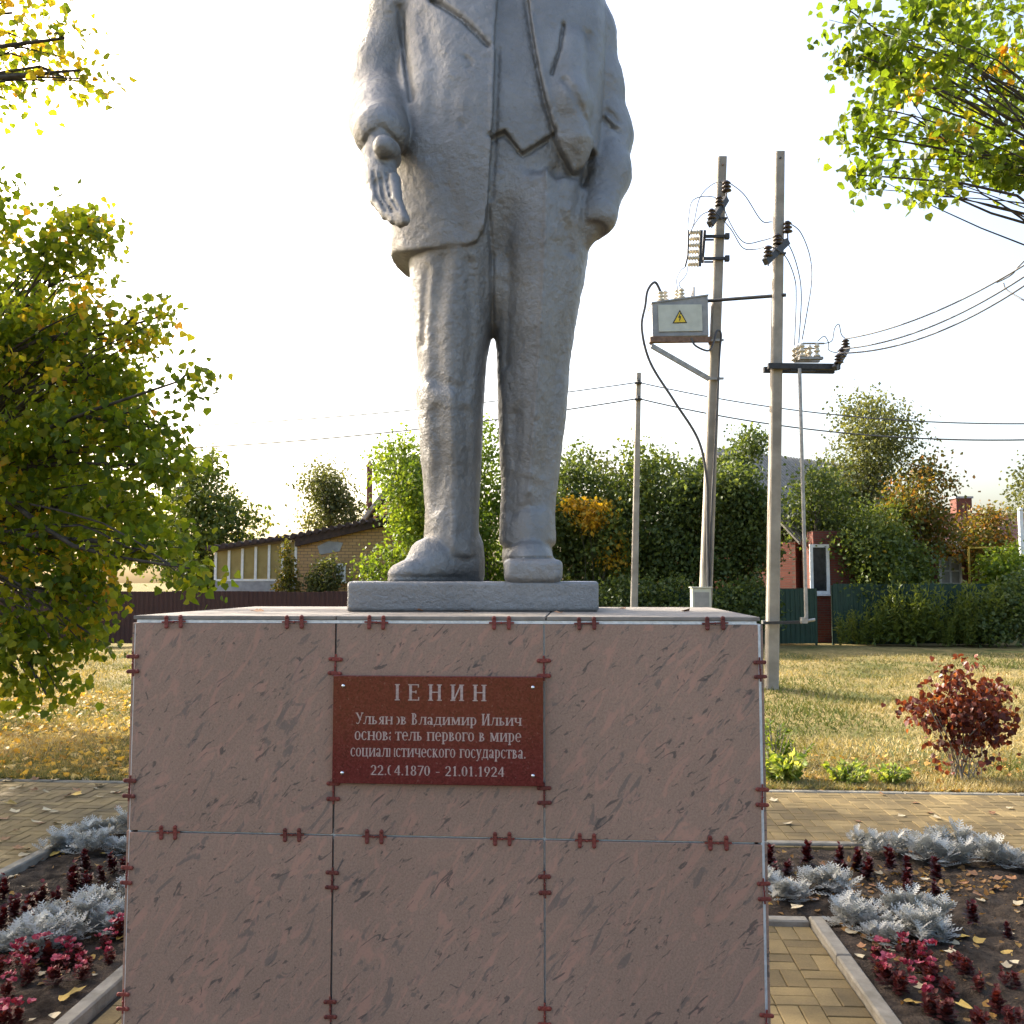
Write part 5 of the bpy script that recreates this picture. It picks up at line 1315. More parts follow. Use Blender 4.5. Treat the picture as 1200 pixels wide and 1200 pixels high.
upR = [blob(1090, 45, 8.6, 90, 45, .7), blob(1010, 65, 8.4, 26, 44, .5, .9), blob(1022, 160, 8.4, 32, 36, .5), blob(1075, 120, 8.5, 60, 45, .6, .9), blob(1110, 185, 8.6, 62, 34, .5), blob(1185, 165, 8.8, 45, 45, .6), blob(1086, 216, 8.3, 12, 14, .2, 1.2), blob(1185, 205, 8.6, 26, 20, .4), blob(995, 12, 8.4, 20, 22, .4, .8), blob(1150, 90, 8.8, 55, 30, .5, .7),
       blob(1005, 205, 8.3, 16, 14, .2, .8), ((6.4, 9.4, 7.6), (2.2, 2.0, 1.8), .5), ((7.0, 8.4, 5.4), (1.5, 1.6, 1.5), .5)]
tree('linden_tree', 'linden reaching leafy branches with dark twigs over the overhead lines', 'tree', (7.4, 9.2, 0), 4.6, .12, upR, M_LIND, .072, 19000, 5, 'heart', .105, 24, .8, (0, .66), twigs=9, yellow=.03)

# ---- trees beyond the fences
def far_tree(label, u, vtop, hw, Y, lmat, seed, n=9000, vlow=690, ls=.15, dens=1.0, narrow=1.0, shape='round', yellow=None, tint=(0, 1), per=22, clump=.26, name='leafy_tree'):
    rg = np.random.default_rng(seed + 100); s = Y / FPX; bl = []
    h = vlow - vtop
    k = 9 if shape == 'round' else 8
    for i in range(k):
        f = (i + .5) / k
        if shape == 'round': wv = math.sin(math.pi * (.18 + .74 * f)) ** .7
        elif shape == 'cone': wv = 1.05 - .85 * f
        else: wv = .55 + .45 * math.sin(math.pi * f)
        uu = u + rg.uniform(-.5, .5) * hw * wv; vv = vlow - h * (f * .90 + .02)
        rr = hw * wv * rg.uniform(.45, .68) * narrow
        bl.append(blob(uu, vv, Y + rg.uniform(-.8, .8), rr, min(rr * .9, h * .22), rr * s * .9))
    b = at(u, 690, Y)
    return tree(name, label, 'tree', (b.x, Y, 0), max(.8, at(u, vlow - h * .30, Y).z), max(.07, hw * s * .055), bl, lmat, ls, n, seed, 'quad', clump, per, .4, tint, twigs=4, yellow=yellow, group=None)
far_tree('dark broad tree with sunlit yellow-green underside left of the tan shed', 235, 530, 88, 36, M_LEAF_MID, 21, 12000, 700, .17)
far_tree('airy olive apple tree with bare trunk rising behind the tan shed', 385, 545, 46, 42, M_LEAF_OLIVE, 22, 5200, 622, .15, clump=.30)
far_tree('bright yellow-green tree showing beside and between the statue legs', 480, 500, 78, 30.5, M_LEAF_LT, 23, 15000, 700, .13)
far_tree('bright green tree standing directly behind the statue', 570, 485, 60, 31.5, M_LEAF_LT, 24, 11000, 700, .13, tint=(0, .7))
far_tree('dark green tree right behind the statue trouser leg', 680, 512, 66, 31.5, M_LEAF_DK, 25, 13000, 705, .14)
far_tree('mid-green tree rising behind the slim distant pole', 752, 510, 66, 31, M_LEAF_MID, 26, 14000, 705, .14)
far_tree('mid-green tree between the slim pole and the cabinet pole', 805, 528, 48, 30.5, M_LEAF_DK, 27, 10000, 710, .14)
far_tree('dark pear tree between the two concrete poles', 868, 488, 42, 30.2, M_LEAF_DK, 28, 13500, 710, .13, shape='oval')
far_tree('leafy green plum tree against the porch right of the white window', 1022, 610, 34, 29.9, M_LEAF_MID, 36, 4600, 700, .12)
far_tree('pale green tree filling the skyline between statue and slim pole', 715, 528, 50, 33, M_LEAF_OLIVE, 38, 6500, 690, .14)
far_tree('dark crooked apple tree before the corrugated roof of the red brick house', 958, 545, 46, 30.6, M_LEAF_DK, 29, 3600, 636, .13, clump=.3)
far_tree('tall airy willow-green tree above the red brick house', 1022, 447, 74, 33.5, M_LEAF_OLIVE, 30, 13500, 645, .13, clump=.36, tint=(.3, 1))
far_tree('bushy green tree in front of the red brick house by the fence', 1035, 590, 56, 30.4, M_LEAF_MID, 31, 11500, 700, .13)
far_tree('rusty green autumn tree beside the low brick house', 1080, 530, 48, 31.5, M_LEAF_ORG, 32, 7500, 652, .13, tint=(0, .85), clump=.3)
far_tree('small reddish autumn tree before the far red roof', 1156, 590, 38, 35, M_LEAF_ORG, 33, 4600, 672, .14, tint=(.05, .85), clump=.3)
far_tree('pale yellow-green tree right of the blue boarded corner', 1195, 640, 48, 33, M_LEAF_LT, 34, 5200, 715, .13)
far_tree('bare-twigged tree at the far side of the white post', 1230, 520, 55, 38, M_LEAF_OLIVE, 35, 3500, 660, .14, clump=.34)
tree('yellow_shrub', 'shrub with bright orange-yellow leaves beside the statue trouser leg', 'shrub', (at(700, 690, 29.8).x, 29.8, 0), 1.2, .05, [blob(672, 592, 29.8, 14, 10, .3), blob(700, 598, 29.8, 20, 14, .4), blob(690, 612, 29.8, 16, 10, .3), blob(720, 645, 29.9, 14, 30, .4, .5)], M_LEAF_YEL, .14, 1300, 41, 'quad', .16, 12, .6, multi=2)
tree('conifer_shrub', 'small rusty-green conifer against the ochre panels of the shed', 'shrub', (at(337, 690, 31.6).x, 31.6, 0), .8, .05, [blob(337, 690, 31.6, 15, 14, .3), blob(337, 670, 31.6, 10, 14, .25), blob(336, 652, 31.6, 5, 14, .15), blob(336, 640, 31.6, 3, 8, .1)], M_LEAF_ORG, .10, 1600, 42, 'quad', .10, 12, .2, (0, .6), multi=2)
tree('green_shrub', 'rounded olive-green shrub against the tan brick wall', 'shrub', (at(382, 690, 31.6).x, 31.6, 0), .8, .05, [blob(380, 678, 31.6, 20, 18, .5), blob(385, 664, 31.6, 12, 12, .4), blob(372, 690, 31.6, 18, 12, .4)], M_LEAF_OLIVE, .11, 1900, 43, 'quad', .12, 12, .2, multi=2)
for i, (u, lb) in enumerate(((728, 'dark leafy shrub against green fence left of the slim pole'), (778, 'dark leafy shrub against green fence between slim pole and cabinet pole'), (866, 'dark leafy shrub against green fence between the two concrete poles'))):
    tree('green_shrub', lb, 'shrub', (at(u, 740, 28.2).x, 28.2, 0), .6, .05, [blob(u - 14, 705, 28.2, 24, 22, .5), blob(u + 16, 700, 28.3, 24, 26, .5), blob(u, 725, 28.1, 30, 18, .5), blob(u + 30, 722, 28.2, 16, 14, .4)], M_LEAF_DK, .12, 3000, 320 + i, 'quad', .2, 16, .2, multi=2)
tree('green_shrub', 'dark shrub mass against the end of the green fence', 'shrub', (at(1190, 740, 28.4).x, 28.4, 0), .8, .06, [blob(1180, 720, 28.4, 26, 32, .7), blob(1205, 705, 28.6, 30, 40, .8), blob(1160, 735, 28.2, 20, 18, .5)], M_LEAF_DK, .12, 5200, 44, 'quad', .2, 18, .2, multi=2)

# ---- weeds along the green fence: upright feathery clumps
def weed_mesh(seed, h=1.3, n=26, w=.38):
    rg = np.random.default_rng(seed); P, D, Sz = [], [], []
    for i in range(n):
        a = rg.uniform(0, 6.28); b = np.array([math.cos(a), math.sin(a), 0]) * rg.uniform(0, w * .5); tip = b + np.array([math.cos(a) * w * rg.uniform(.2, 1), math.sin(a) * w * rg.uniform(.2, 1), h * rg.uniform(.6, 1)])
        for k in range(22):
            t = rg.uniform(.1, 1); p = b + (tip - b) * t; d = rg.normal(size=3) * .8 + np.array([0, 0, .7]); P.append(p); D.append(d); Sz.append(rg.uniform(.09, .18) * (1.15 - .4 * t))
    P = np.array(P); V, Fq, k = leaf_cloud(P, np.array(Sz), rg, 0, 'quad', .45, dirs=np.array(D))
    return V, Fq, np.repeat(np.clip(rg.random(len(P)) * .6 + .4 * P[:, 2] / h, 0, 1), k)
weed_src = [np_obj('weed_clump', *weed_mesh(60 + i)[:2], M_WEED, tint=weed_mesh(60 + i)[2]) for i in range(3)]
wspots = [(985, 752, .62), (1003, 754, .70), (1020, 751, .8), (1036, 754, .95), (1052, 752, 1.15), (1066, 755, 1.2), (1082, 752, 1.1), (1097, 755, .75), (1112, 752, .78), (1125, 754, .95), (1138, 752, 1.25), (1150, 755, 1.15), (1163, 753, .9), (1060, 757, .6), (1105, 758, .5), (1130, 758, .55)]
for i, (u, v, s) in enumerate(wspots):
    src = weed_src[i % 3]; o = src if i < 3 else src.copy()
    if i >= 3: link(o)
    p = G(u, v); p.y = min(p.y, 28.55) if v > 751 else 28.5
    p.x = (u - 600) / FPX * p.y * 1.003
    o.location = (p.x, p.y, -.02); o.scale = (s * 1.5, s * 1.3, s * 1.35); o.rotation_euler = (0, 0, i * 2.1)
    tag(o, 'tall feathery green weed clump growing along the green fence', 'weeds', 'weeds along the green fence')

# ---- crimson bush on the lawn
bush0 = G(1130, 912)
bb_ = [blob(u, v, bush0.y + dy, ru, rv, .22, d) for (u, v, dy, ru, rv, d) in ((1120, 800, 0, 30, 22, 1), (1095, 825, .1, 30, 22, 1), (1140, 830, -.1, 34, 26, 1.1), (1165, 815, .05, 22, 24, 1), (1120, 850, 0, 38, 24, 1.1), (1155, 855, .1, 26, 22, 1), (1135, 868, -.1, 30, 10, .5), (1075, 832, .1, 18, 14, .8), (1131, 776, 0, 5, 12, 1.4), (1098, 872, .05, 10, 8, .4), (1176, 845, 0, 12, 20, .8), (1120, 895, .05, 26, 9, .35), (1150, 890, 0, 18, 9, .35))]
root = tree('crimson_bush', 'dark crimson-leaved bush with pale bare stems on the dry lawn by the path', 'bush', (bush0.x, bush0.y, -.02), .2, .02, bb_, M_LEAF_RED, .052, 1700, 50, 'heart', .065, 7, .9, multi=2, bark=M_BARK_LT, twigs=5, hollow=.15)
sm_ = MB(); rgb_ = np.random.default_rng(9)
for i in range(15):
    b = bush0 + Vector((rgb_.normal() * .07, rgb_.normal() * .05, -.04)); t_ = at(rgb_.uniform(1078, 1178), rgb_.uniform(800, 866), bush0.y + rgb_.normal() * .12)
    limb(sm_, b, t_, rgb_.uniform(.004, .009), .003, rgb_, .12, 4, 5)
sm_.build('stems', M_BARK_LT, root)
# ---- pale herbs behind the path kerb
def herb(name, label, cat, p, h, w, n, lmat, ls, seed, dens_low=False, templ='heart', droop=.3, group=None, wide=1.0):
    rg = np.random.default_rng(seed); root = empty(name, p); tag(root, label, cat, group); mb = MB(); P, D, S_ = [], [], []
    for i in range(n):
        a = rg.uniform(0, 6.28); r = w * rg.uniform(.2, 1); tip = Vector((math.cos(a) * r, math.sin(a) * r, h * rg.uniform(.55, 1)))
        b = Vector((math.cos(a) * r * .25, math.sin(a) * r * .25, -.02)); mb.tube([b + p, (b + tip) * .5 + Vector((0, 0, h * .08)) + p, tip + p], [.005, .004, .002], 4, cap=False)
        for k in range(12):
            t = rg.uniform(.15, 1); q = b + (tip - b) * t + p; P.append(q); d = Vector(rg.normal(size=3)) * .6 + Vector((math.cos(a), math.sin(a), .5 - droop * 2)); D.append(d); S_.append(ls * rg.uniform(.6, 1.2))
    mb.build('stems', M_LIME if False else M_BARK_LT, root)
    V, Fq, k = leaf_cloud(np.array([tuple(x) for x in P]), np.array(S_), rg, droop, templ, wide, dirs=np.array([tuple(x) for x in D]))
    np_obj('leaves', V, Fq, lmat, parent=root, tint=np.repeat(rg.random(len(P)), k)); return root
herb('green_herb', 'upright fresh green herb between the pedestal and the concrete pole', 'plant', G(908, 895), .50, .20, 22, M_LEAF_LT, .075, 70, templ='quad', droop=-.1, wide=.5)
herb('green_herb', 'low wispy green herb beside the fresh upright herb', 'plant', G(932, 893), .22, .22, 14, M_LEAF_LT, .06, 71, templ='quad', droop=0, wide=.5)
for i, (u, v, s, lb) in enumerate(((925, 918, 1.15, 'broad lime-green leafy clump nearest the pedestal behind the path kerb'), (998, 921, .85, 'middle lime-green leafy clump of three behind the path kerb'), (1052, 922, .75, 'lime-green leafy clump nearest the crimson bush behind the path kerb'))):
    p = G(u, v); p = p + EY * .12; herb('leafy_clump', lb, 'plant', p, .22 * s, .24 * s, 46, M_LIME, .075 * s, 75 + i, droop=.30, wide=.6)

# ================================================================== BED PLANTS
def lobed_leaf():
    """narrow felt leaf with rounded side lobes"""
    V, F = [], []
    N = 5
    for i in range(N + 1):
        t = i / N; w = .055 * (1.1 - .5 * t); zc = .10 * math.sin(t * 2.0)
        V += [(-w, t, zc), (w, t, zc)]
    for i in range(N): F.append((2 * i, 2 * i + 1, 2 * i + 3, 2 * i + 2))
    for i in range(1, N + 1):
        t = i / N - .06; L = .34 * math.sin(math.pi * (.25 + .6 * t)); zc = .10 * math.sin(t * 2.0)
        for s in (-1, 1):
            b = len(V); V += [(s * .03, t - .055, zc), (s * L, t + .07, zc + .05), (s * L * .92, t + .17, zc + .05), (s * .03, t + .05, zc)]; F.append((b, b + 1, b + 2, b + 3))
    return np.array(V), np.array(F)
TEMPL['lobed'] = lobed_leaf()
ov_ = np.array([[0, 0, 0], [-.34, .25, .06], [-.36, .65, .05], [0, 1, -.08], [.36, .65, .05], [.34, .25, .06]])
TEMPL['oval'] = (ov_, np.array([[0, 3, 2, 1], [0, 5, 4, 3]]))
def rosette(seed, h, w, n, ls, templ, out=.9, heads=5, wide=1.0):
    rg = np.random.default_rng(seed); P, D, S_, Tt = [], [], [], []
    for hd in range(heads):
        a = rg.uniform(0, 6.28); r = w * (rg.uniform(0, .7) if hd else 0); c = np.array([math.cos(a) * r, math.sin(a) * r, 0]); hh = h * rg.uniform(.55, 1.0)
        for i in range(n // heads):
            a2 = rg.uniform(0, 6.28); t = rg.random() ** .8; el = (.15 + 1.1 * t)
            d = np.array([math.cos(a2) * out, math.sin(a2) * out, math.sin(el) - .15]); P.append(c + np.array([0, 0, hh * (.15 + .70 * t)])); D.append(d + rg.normal(size=3) * .12); S_.append(ls * rg.uniform(.7, 1.15) * (1.05 - .3 * t)); Tt.append(np.clip(.25 + .5 * t + rg.uniform(-.25, .25), 0, 1))
    P = np.array(P); D = np.array(D); D /= np.linalg.norm(D, axis=1, keepdims=True)
    Tm, Tf = TEMPL[templ]; x = np.cross(D, np.array([[0, 0, 1.0]])); x /= np.linalg.norm(x, axis=1, keepdims=True) + 1e-9; z = np.cross(x, D); sc = np.array(S_)[:, None, None]
    V = P[:, None, :] + (x[:, None, :] * Tm[None, :, 0:1] * wide + D[:, None, :] * Tm[None, :, 1:2] + z[:, None, :] * Tm[None, :, 2:3]) * sc
    k = len(Tm); Fq = (np.arange(len(P)) * k)[:, None, None] + Tf[None]
    return V.reshape(-1, 3), Fq.reshape(-1, 4), np.repeat(np.array(Tt), k)
def mesh_of(name, data, mat):
    o = np_obj(name, data[0], data[1], mat, tint=data[2]); me = o.data; bpy.data.objects.remove(o); return me
silver_me = [mesh_of('silver_plant', rosette(80 + i, .165, .14, 64, .09, 'lobed', heads=8), M_SILVER) for i in range(4)]
burg_me = [mesh_of('burgundy_plant', rosette(90 + i, .20, .06, 110, .046, 'oval', .8, heads=5), M_LEAF_PURP) for i in range(3)]
beg_leaf = [mesh_of('leaves', rosette(95 + i, .125, .085, 110, .036, 'oval', .8, heads=9), M_LEAF_BEG) for i in range(3)]
def flower_data(seed, n=4):
    rg = np.random.default_rng(seed); P, D, S_ = [], [], []
    for i in range(n):
        a = rg.uniform(0, 6.28); r = rg.uniform(0, .085); c = np.array([math.cos(a) * r, math.sin(a) * r, rg.uniform(.09, .15)])
        tilt = rg.normal(size=3) * .25
        for k in range(5):
            b = k * 1.2566 + i; d = np.array([math.cos(b), math.sin(b), .35]) + tilt; P.append(c); D.append(d); S_.append(rg.uniform(.020, .031))
    V, Fq, k = leaf_cloud(np.array(P), np.array(S_), rg, 0, 'oval', 1.1, dirs=np.array(D)); return V, Fq, np.repeat(rg.random(len(P)), k)
flow_me = [mesh_of('flowers', flower_data(100 + i), M_PINK) for i in range(3)]
def put_plant(name, me, u, v, sc, label, group, seed):
    p = G(u, v); p.z = soil_at(p) - .012; o = bpy.data.objects.new(name, me); link(o); o.location = p; s = sc * random.uniform(.8, 1.15); o.scale = (s, s, s * random.uniform(.9, 1.15)); o.rotation_euler = (random.uniform(-.1, .1), random.uniform(-.1, .1), random.uniform(0, 6.28))
    tag(o, label, 'plant', group); return o
LBR, LBL = 'bed beside the crimson bush side of pedestal', 'bed below the linden'
for i, (u, v) in enumerate(((1004, 988), (1030, 1001), (1052, 1006), (1078, 1010), (1102, 1013), (1130, 1015), (1155, 1012), (1180, 1016), (1098, 996), (1125, 998), (1150, 1000))):
    put_plant('silver_plant', silver_me[i % 4], u, v, 1.12 if v > 995 else .9, 'silver felt-leaved plant in the row along the far kerb, crimson-bush end of bed', 'silver plants along the far kerb', i)
for i, (u, v) in enumerate(((902, 1048), (916, 1060), (932, 1058), (950, 1048), (978, 1050), (986, 1080), (1008, 1076), (1002, 1090), (1028, 1096), (1044, 1082), (1036, 1110), (1062, 1102), (1068, 1084), (1086, 1112), (1102, 1100), (1092, 1086))):
    put_plant('silver_plant', silver_me[(i * 3 + 1) % 4], u, v, 1.0, 'silver felt-leaved plant in the drift beside the walkway kerb, crimson-bush side', 'silver plants beside the walkway kerb', i)
for i, (u, v) in enumerate(((64, 1000), (82, 995), (102, 989), (122, 984), (142, 980), (98, 1004), (120, 1000), (140, 1000))):
    put_plant('silver_plant', silver_me[i % 4], u, v, 1.12, 'silver felt-leaved plant along the far kerb in the bed below the linden', 'silver plants at far kerb below the linden', i)
for i, (u, v) in enumerate(((146, 1060), (126, 1070), (142, 1086), (104, 1080), (88, 1090), (114, 1096), (66, 1096), (84, 1110), (62, 1116), (44, 1106), (24, 1114), (40, 1126), (4, 1122), (130, 1100))):
    put_plant('silver_plant', silver_me[(i * 3 + 2) % 4], u, v, 1.0, 'silver felt-leaved plant in the drift before pink flowers below the linden', 'silver drift below the linden', i)
for i, (u, v, s) in enumerate(((902, 1018, 1), (910, 1034, 1), (922, 1026, .9), (945, 1018, 1.05), (986, 1018, .9), (990, 1030, .8), (1008, 1024, 1.2), (1018, 1030, .9), (1044, 1030, 1), (1062, 1036, 1), (1066, 1048, .9), (1064, 1060, .7), (1096, 1034, .9), (1094, 1056, .8), (1140, 1086, .9), (1180, 1100, .6))):
    put_plant('burgundy_plant', burg_me[i % 3], u, v, s, 'dark burgundy leafy plant between the silver rows, crimson-bush side of pedestal', 'burgundy plants crimson-bush side', i)
for i, (u, v, s) in enumerate(((98, 1024, 1.1), (88, 1040, 1), (104, 1050, 1), (84, 1052, .9), (130, 1030, 1), (146, 1032, 1), (118, 1036, .8), (4, 1062, 1), (16, 1080, 1), (36, 1072, 1), (52, 1066, 1.1), (64, 1072, .8), (4, 1096, .9), (30, 1090, .9))):
    put_plant('burgundy_plant', burg_me[i % 3], u, v, s, 'dark burgundy leafy plant between the silver rows below the linden', 'burgundy plants below the linden', i)
def begonia(i, u, v, s, label, group, bare=False):
    p = G(u, v); p.z = soil_at(p) - .01; root = empty('pink_begonia', p, random.uniform(0, 6.28)); tag(root, label, 'flower', group); root.scale = (s, s, s)
    o = bpy.data.objects.new('leaves', beg_leaf[i % 3]); link(o); o.parent = root
    if not bare: o = bpy.data.objects.new('flowers', flow_me[i % 3]); link(o); o.parent = root
for i, (u, v, s, b) in enumerate(((1031, 1136, .9, 0), (1064, 1128, 1, 0), (1082, 1142, 1.1, 0), (1041, 1160, 1, 0), (1060, 1168, 1, 0), (1092, 1158, 1, 0), (1112, 1172, 1, 1), (1120, 1138, .8, 1), (1133, 1152, .9, 1), (1168, 1190, 1, 1), (1182, 1160, .8, 1), (1088, 1192, 1, 0), (1110, 1200, 1, 1), (1148, 1165, .7, 1), (1035, 1148, .8, 0), (1150, 1215, 1, 1), (1195, 1215, 1, 1))):
    if b: begonia(i, u, v, s, 'bronze-leaved begonia without open flowers near the walkway kerb', 'flowerless begonias', True)
    else: begonia(i, u, v, s, 'pink-flowered bronze begonia clump near the walkway kerb, crimson-bush side', 'pink begonias crimson-bush side')
for i, (u, v, s) in enumerate(((55, 1134, 1.1), (84, 1132, 1), (140, 1106, 1), (124, 1118, .8), (10, 1150, 1), (30, 1158, 1), (65, 1168, .9), (97, 1148, .8), (20, 1200, .9), (8, 1178, .9), (74, 1138, .9), (126, 1140, .7), (96, 1158, .7), (28, 1136, .9), (4, 1210, 1))):
    begonia(i, u, v, s, 'pink-flowered bronze begonia clump in the bed below the linden', 'pink begonias below the linden')

# ================================================================== FALLEN LEAVES
lf = MB(); cv = np.array([[0, 0, .01], [-.30, .10, .06], [-.52, .40, .14], [-.28, .62, .08], [0, 1.05, .16], [.28, .62, .06], [.52, .42, .18], [.30, .08, .04]])
lf.add([tuple(x) for x in cv], [(0, 3, 2, 1), (0, 7, 6, 5), (0, 5, 4, 3)])
def simple_leaf_mat(name, c1, c2): return surf(name, c1, c2, scale=30, rough=.7, bstr=.4, bscale=60, bdist=.01, objrand=.35)
ml = [simple_leaf_mat('pale_dry_leaf', (.42, .34, .20), (.55, .46, .30)), simple_leaf_mat('yellow_fallen_leaf', (.48, .30, .05), (.58, .40, .10)), simple_leaf_mat('brown_fallen_leaf', (.20, .09, .035), (.34, .16, .06))]
leaf_me = [lf.mesh('fallen_leaf', x) for x in ml]
def put_leaf(p, size, kind, label, group):
    o = bpy.data.objects.new('fallen_leaf', leaf_me[kind]); link(o); o.location = p; o.scale = (size,) * 3; o.rotation_euler = (random.uniform(-.25, .25), random.uniform(-.25, .25), random.uniform(0, 6.28))
    tag(o, label, 'leaf', group)
LB = ['pale dry fallen leaf', 'yellow fallen leaf', 'brown fallen leaf']
for (u, v, k, s) in ((20, 924, 0, 1), (2, 916, 0, 1), (15, 915, 0, 1.1), (42, 915, 2, 1), (63, 915, 0, 1), (96, 914, 0, .9), (20, 943, 1, 1.4), (58, 929, 0, 1), (85, 931, 1, 1.3), (80, 933, 2, 1), (93, 928, 2, 1), (130, 930, 0, 1), (114, 921, 0, 1), (19, 953, 0, 1.1), (59, 949, 0, 1), (68, 951, 0, 1), (44, 963, 0, 1), (46, 966, 2, 1), (61, 966, 0, .9), (33, 997, 0, 1.1), (21, 996, 2, 1), (8, 961, 2, 1), (8, 985, 2, .9), (140, 948, 2, .8), (117, 934, 0, .8), (137, 929, 2, .8), (108, 924, 0, .8), (21, 1004, 0, .9), (88, 966, 0, .8), (45, 926, 2, .9), (10, 925, 0, .8), (23, 973, 2, .7)):
    p = G(u, v); p.z = .006; put_leaf(p, .085 * s, k, LB[k] + ' on the paved path under the linden', LB[k] + ' on path')
for (u, v, k, s) in ((908, 940, 0, 1), (922, 965, 0, 1), (1037, 932, 2, .9), (1060, 956, 0, .9), (1073, 942, 2, .9), (1103, 960, 0, 1.1), (1086, 953, 2, .8), (1058, 974, 0, .9), (1002, 962, 2, .8), (1160, 954, 2, .8), (1180, 948, 0, .8), (1090, 983, 2, .7)):
    p = G(u, v); p.z = .006; put_leaf(p, .08 * s, k, LB[k] + ' on the path before the lime-green clumps', LB[k] + ' on sunlit path')
for (u, v, k, s) in ((991, 1101, 0, 1.3), (1043, 1115, 0, 1.1), (1100, 1047, 0, 1.2), (957, 1060, 2, 1.3), (1137, 1101, 1, 1.3), (1141, 1106, 1, 1.2), (1183, 1095, 0, 1), (1176, 1115, 1, 1.2), (1140, 1188, 1, 1.5), (1059, 1180, 1, 1.4), (1078, 1160, 0, 1.3), (1123, 1128, 0, 1.2), (1005, 1124, 0, 1), (1024, 1112, 2, 1), (1186, 1131, 0, .9), (1180, 1137, 0, .9), (1125, 1110, 0, .9), (1150, 1055, 2, 1.2), (1160, 1048, 2, 1.2), (1130, 1040, 2, 1.3), (1146, 1034, 2, 1.2), (1170, 1040, 2, 1.2), (1190, 1035, 2, 1.3), (1155, 1062, 0, 1), (1190, 1062, 0, 1.2), (1198, 1075, 0, 1.4), (1085, 1036, 0, 1.1), (1035, 1030, 0, 1), (1022, 1040, 2, 1), (968, 1020, 2, 1), (965, 1030, 0, .8), (1112, 1060, 0, .8), (1010, 1118, 2, .9), (1040, 1190, 0, .7), (1050, 1202, 2, 1)):
    p = G(u, v); p.z = soil_at(p) + .008; put_leaf(p, .056 * s, k, LB[k] + ' on the bed soil beside the silver plants, crimson-bush side', LB[k] + ' on bed soil')
for (u, v, k, s) in ((33, 1044, 0, 1.4), (58, 1004, 1, 1.5), (50, 1008, 2, 1.2), (10, 1031, 0, 1.2), (15, 1073, 0, 1.2), (10, 1090, 0, 1.2), (80, 1174, 1, 1.5), (70, 1182, 1, 1.2), (39, 1136, 1, 1.5), (136, 1108, 1, 1.5), (112, 1086, 1, 1), (8, 1048, 1, 1.1), (64, 1192, 0, 1), (42, 1196, 0, .8), (34, 1015, 2, 1), (88, 1010, 2, 1.2), (116, 1004, 1, 1.2), (114, 1150, 0, .7), (44, 1146, 0, .9), (70, 1148, 1, 1)):
    p = G(u, v); p.z = soil_at(p) + .008; put_leaf(p, .05 * s, k, LB[k] + ' on the bed soil below the linden', LB[k] + ' on linden bed')
p = G(939, 1069); p.z = .04; put_leaf(p, .085, 0, 'broad pale leaf lying on the walkway kerb corner', 'kerb leaf')
for (x, y, k) in ((-.62, .30, 2), (-.66, .36, 2), (.05, .36, 2), (.34, .20, 2), (-.1, .33, 2), (.75, .5, 2), (.55, .8, 2)):
    q = PC + Matrix.Rotation(PYAW, 3, 'Z') @ Vector((x, y, ZTOP + .004)); put_leaf(q, .035, k, 'tiny brown fallen leaf on the pedestal top beside the cast base', 'leaves on pedestal top')
# litter too dense to count
rg = np.random.default_rng(77)
def litter(name, n, area, size, tint, seed):
    rg = np.random.default_rng(seed); s = rg.uniform(area[0], area[1], n); t = area[2] + (area[3] - area[2]) * rg.random(n) ** 1.6
    x = s * EX.x + t * EY.x; y = s * EX.y + t * EY.y; z = lawn_z(x, y) + .012
    dirs = np.stack([rg.normal(size=n), rg.normal(size=n), rg.normal(size=n) * .35], 1); d = dirs / np.linalg.norm(dirs, axis=1, keepdims=True)
    Tm, Tf = TEMPL['heart']; up = np.array([[0, 0, 1.0]]) + rg.normal(size=(n, 3)) * .35; xx = np.cross(d, up); xx /= np.linalg.norm(xx, axis=1, keepdims=True); zz_ = np.cross(xx, d); sc = (size * (.6 + .7 * rg.random(n)))[:, None, None]
    V = np.stack([x, y, z], 1)[:, None, :] + (xx[:, None, :] * Tm[None, :, 0:1] + d[:, None, :] * Tm[None, :, 1:2] + zz_[:, None, :] * Tm[None, :, 2:3]) * sc
    Fq = (np.arange(n) * 6)[:, None, None] + Tf[None]
    o = np_obj(name, V.reshape(-1, 3), Fq.reshape(-1, 4), M_LITTER, tint=np.repeat(tint[0] + (tint[1] - tint[0]) * rg.random(n), 6)); return o
o = litter('leaf_litter', 6500, (-9.5, -1.5, 9.06, 16), .075, (.3, 1), 201); tag(o, 'thick golden leaf litter on the lawn under the linden', 'leaf litter', kind='stuff')
o = litter('leaf_litter', 1500, (.5, 7, 9.05, 11), .055, (0, .5), 202); tag(o, 'thin brown leaf litter along the path kerb by the crimson bush', 'leaf litter', kind='stuff')
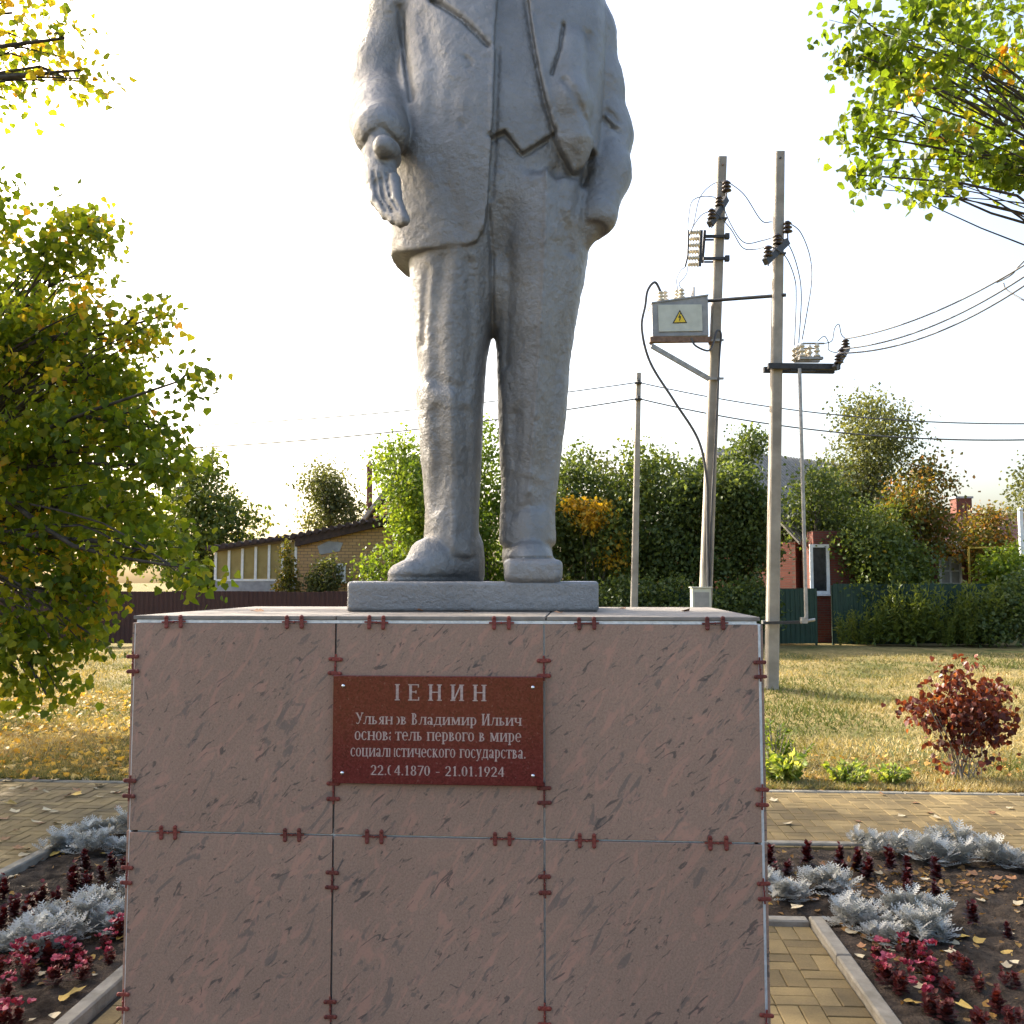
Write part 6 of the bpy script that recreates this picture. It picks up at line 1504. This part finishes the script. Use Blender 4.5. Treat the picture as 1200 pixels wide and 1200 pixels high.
def bed_litter(n, cen, spread, seed):
    rg = np.random.default_rng(seed); c = G(*cen); x = c.x + rg.normal(size=n) * spread[0]; y = c.y + rg.normal(size=n) * spread[1]
    s = x * EX.x + y * EX.y; t = x * EY.x + y * EY.y; ok = (((s > WR + .15) & (s < S1 - .08)) | ((s < WL - .15) & (s > S0 + .08)) | ((t > WB + .15) & (s < S1 - .1) & (s > S0 + .1))) & (t < TB - .08); x, y, s, t = x[ok], y[ok], s[ok], t[ok]; n = len(x)
    z = soil_z(np.stack([x, y, x * 0], 1), s, t) + .006; d = np.stack([rg.normal(size=n), rg.normal(size=n), rg.normal(size=n) * .3], 1); d /= np.linalg.norm(d, axis=1, keepdims=True)
    Tm, Tf = TEMPL['heart']; up = np.array([[0, 0, 1.0]]) + rg.normal(size=(n, 3)) * .4; xx = np.cross(d, up); xx /= np.linalg.norm(xx, axis=1, keepdims=True); zz_ = np.cross(xx, d); sc = (.035 * (.4 + .9 * rg.random(n)))[:, None, None]
    V = np.stack([x, y, z], 1)[:, None, :] + (xx[:, None, :] * Tm[None, :, 0:1] + d[:, None, :] * Tm[None, :, 1:2] + zz_[:, None, :] * Tm[None, :, 2:3]) * sc
    return V.reshape(-1, 3), ((np.arange(n) * 6)[:, None, None] + Tf[None]).reshape(-1, 4), np.repeat(rg.random(n) ** 2 * .42, 6)
bl_ = [bed_litter(260, (1165, 1042), (.5, .18), 301), bed_litter(420, (1050, 1060), (.9, .7), 302), bed_litter(150, (1020, 1120), (.3, .35), 303), bed_litter(260, (90, 1060), (.7, .8), 304)]
off_ = np.cumsum([0] + [len(b[0]) for b in bl_])
o = np_obj('leaf_litter', np.concatenate([b[0] for b in bl_]), np.concatenate([b[1] + off_[i] for i, b in enumerate(bl_)]), M_LITTER, tint=np.concatenate([b[2] for b in bl_])); tag(o, 'small brown leaf crumbs scattered over the bed soil', 'leaf litter', kind='stuff')
# dry grass
def grass(n, seed):
    rg = np.random.default_rng(seed); t = 9.06 + 17 * rg.random(n) ** 1.9; s = rg.uniform(-1, 1, n) * (t * .62 + .5); x = s * EX.x + t * EY.x; y = s * EX.y + t * EY.y
    z = lawn_z(x, y) - .005; h = (.03 + .05 * rg.random(n)) * (.7 + .8 * vnoise(np.stack([x, y, z * 0], 1), 1.3, 31)); a = rg.uniform(0, 6.28, n); w = .005 + .0004 * t; lx, ly = rg.normal(size=n) * .6 * h, rg.normal(size=n) * .6 * h
    V = np.stack([np.stack([x - np.cos(a) * w, y - np.sin(a) * w, z], 1), np.stack([x + np.cos(a) * w, y + np.sin(a) * w, z], 1), np.stack([x + lx, y + ly, z + h], 1)], 1)
    patch = vnoise(np.stack([x, y, z * 0], 1), .7, 33)
    return V.reshape(-1, 3), np.arange(n * 3).reshape(-1, 3), np.repeat(np.clip(.15 + 1.1 * (patch - .25) + rg.uniform(-.25, .25, n), 0, 1), 3)
V, Fq, tn = grass(120000, 203); o = np_obj('dry_grass', V, Fq, M_GRASS, tint=tn); tag(o, 'short dry straw-coloured grass of the lawn', 'grass', kind='stuff')
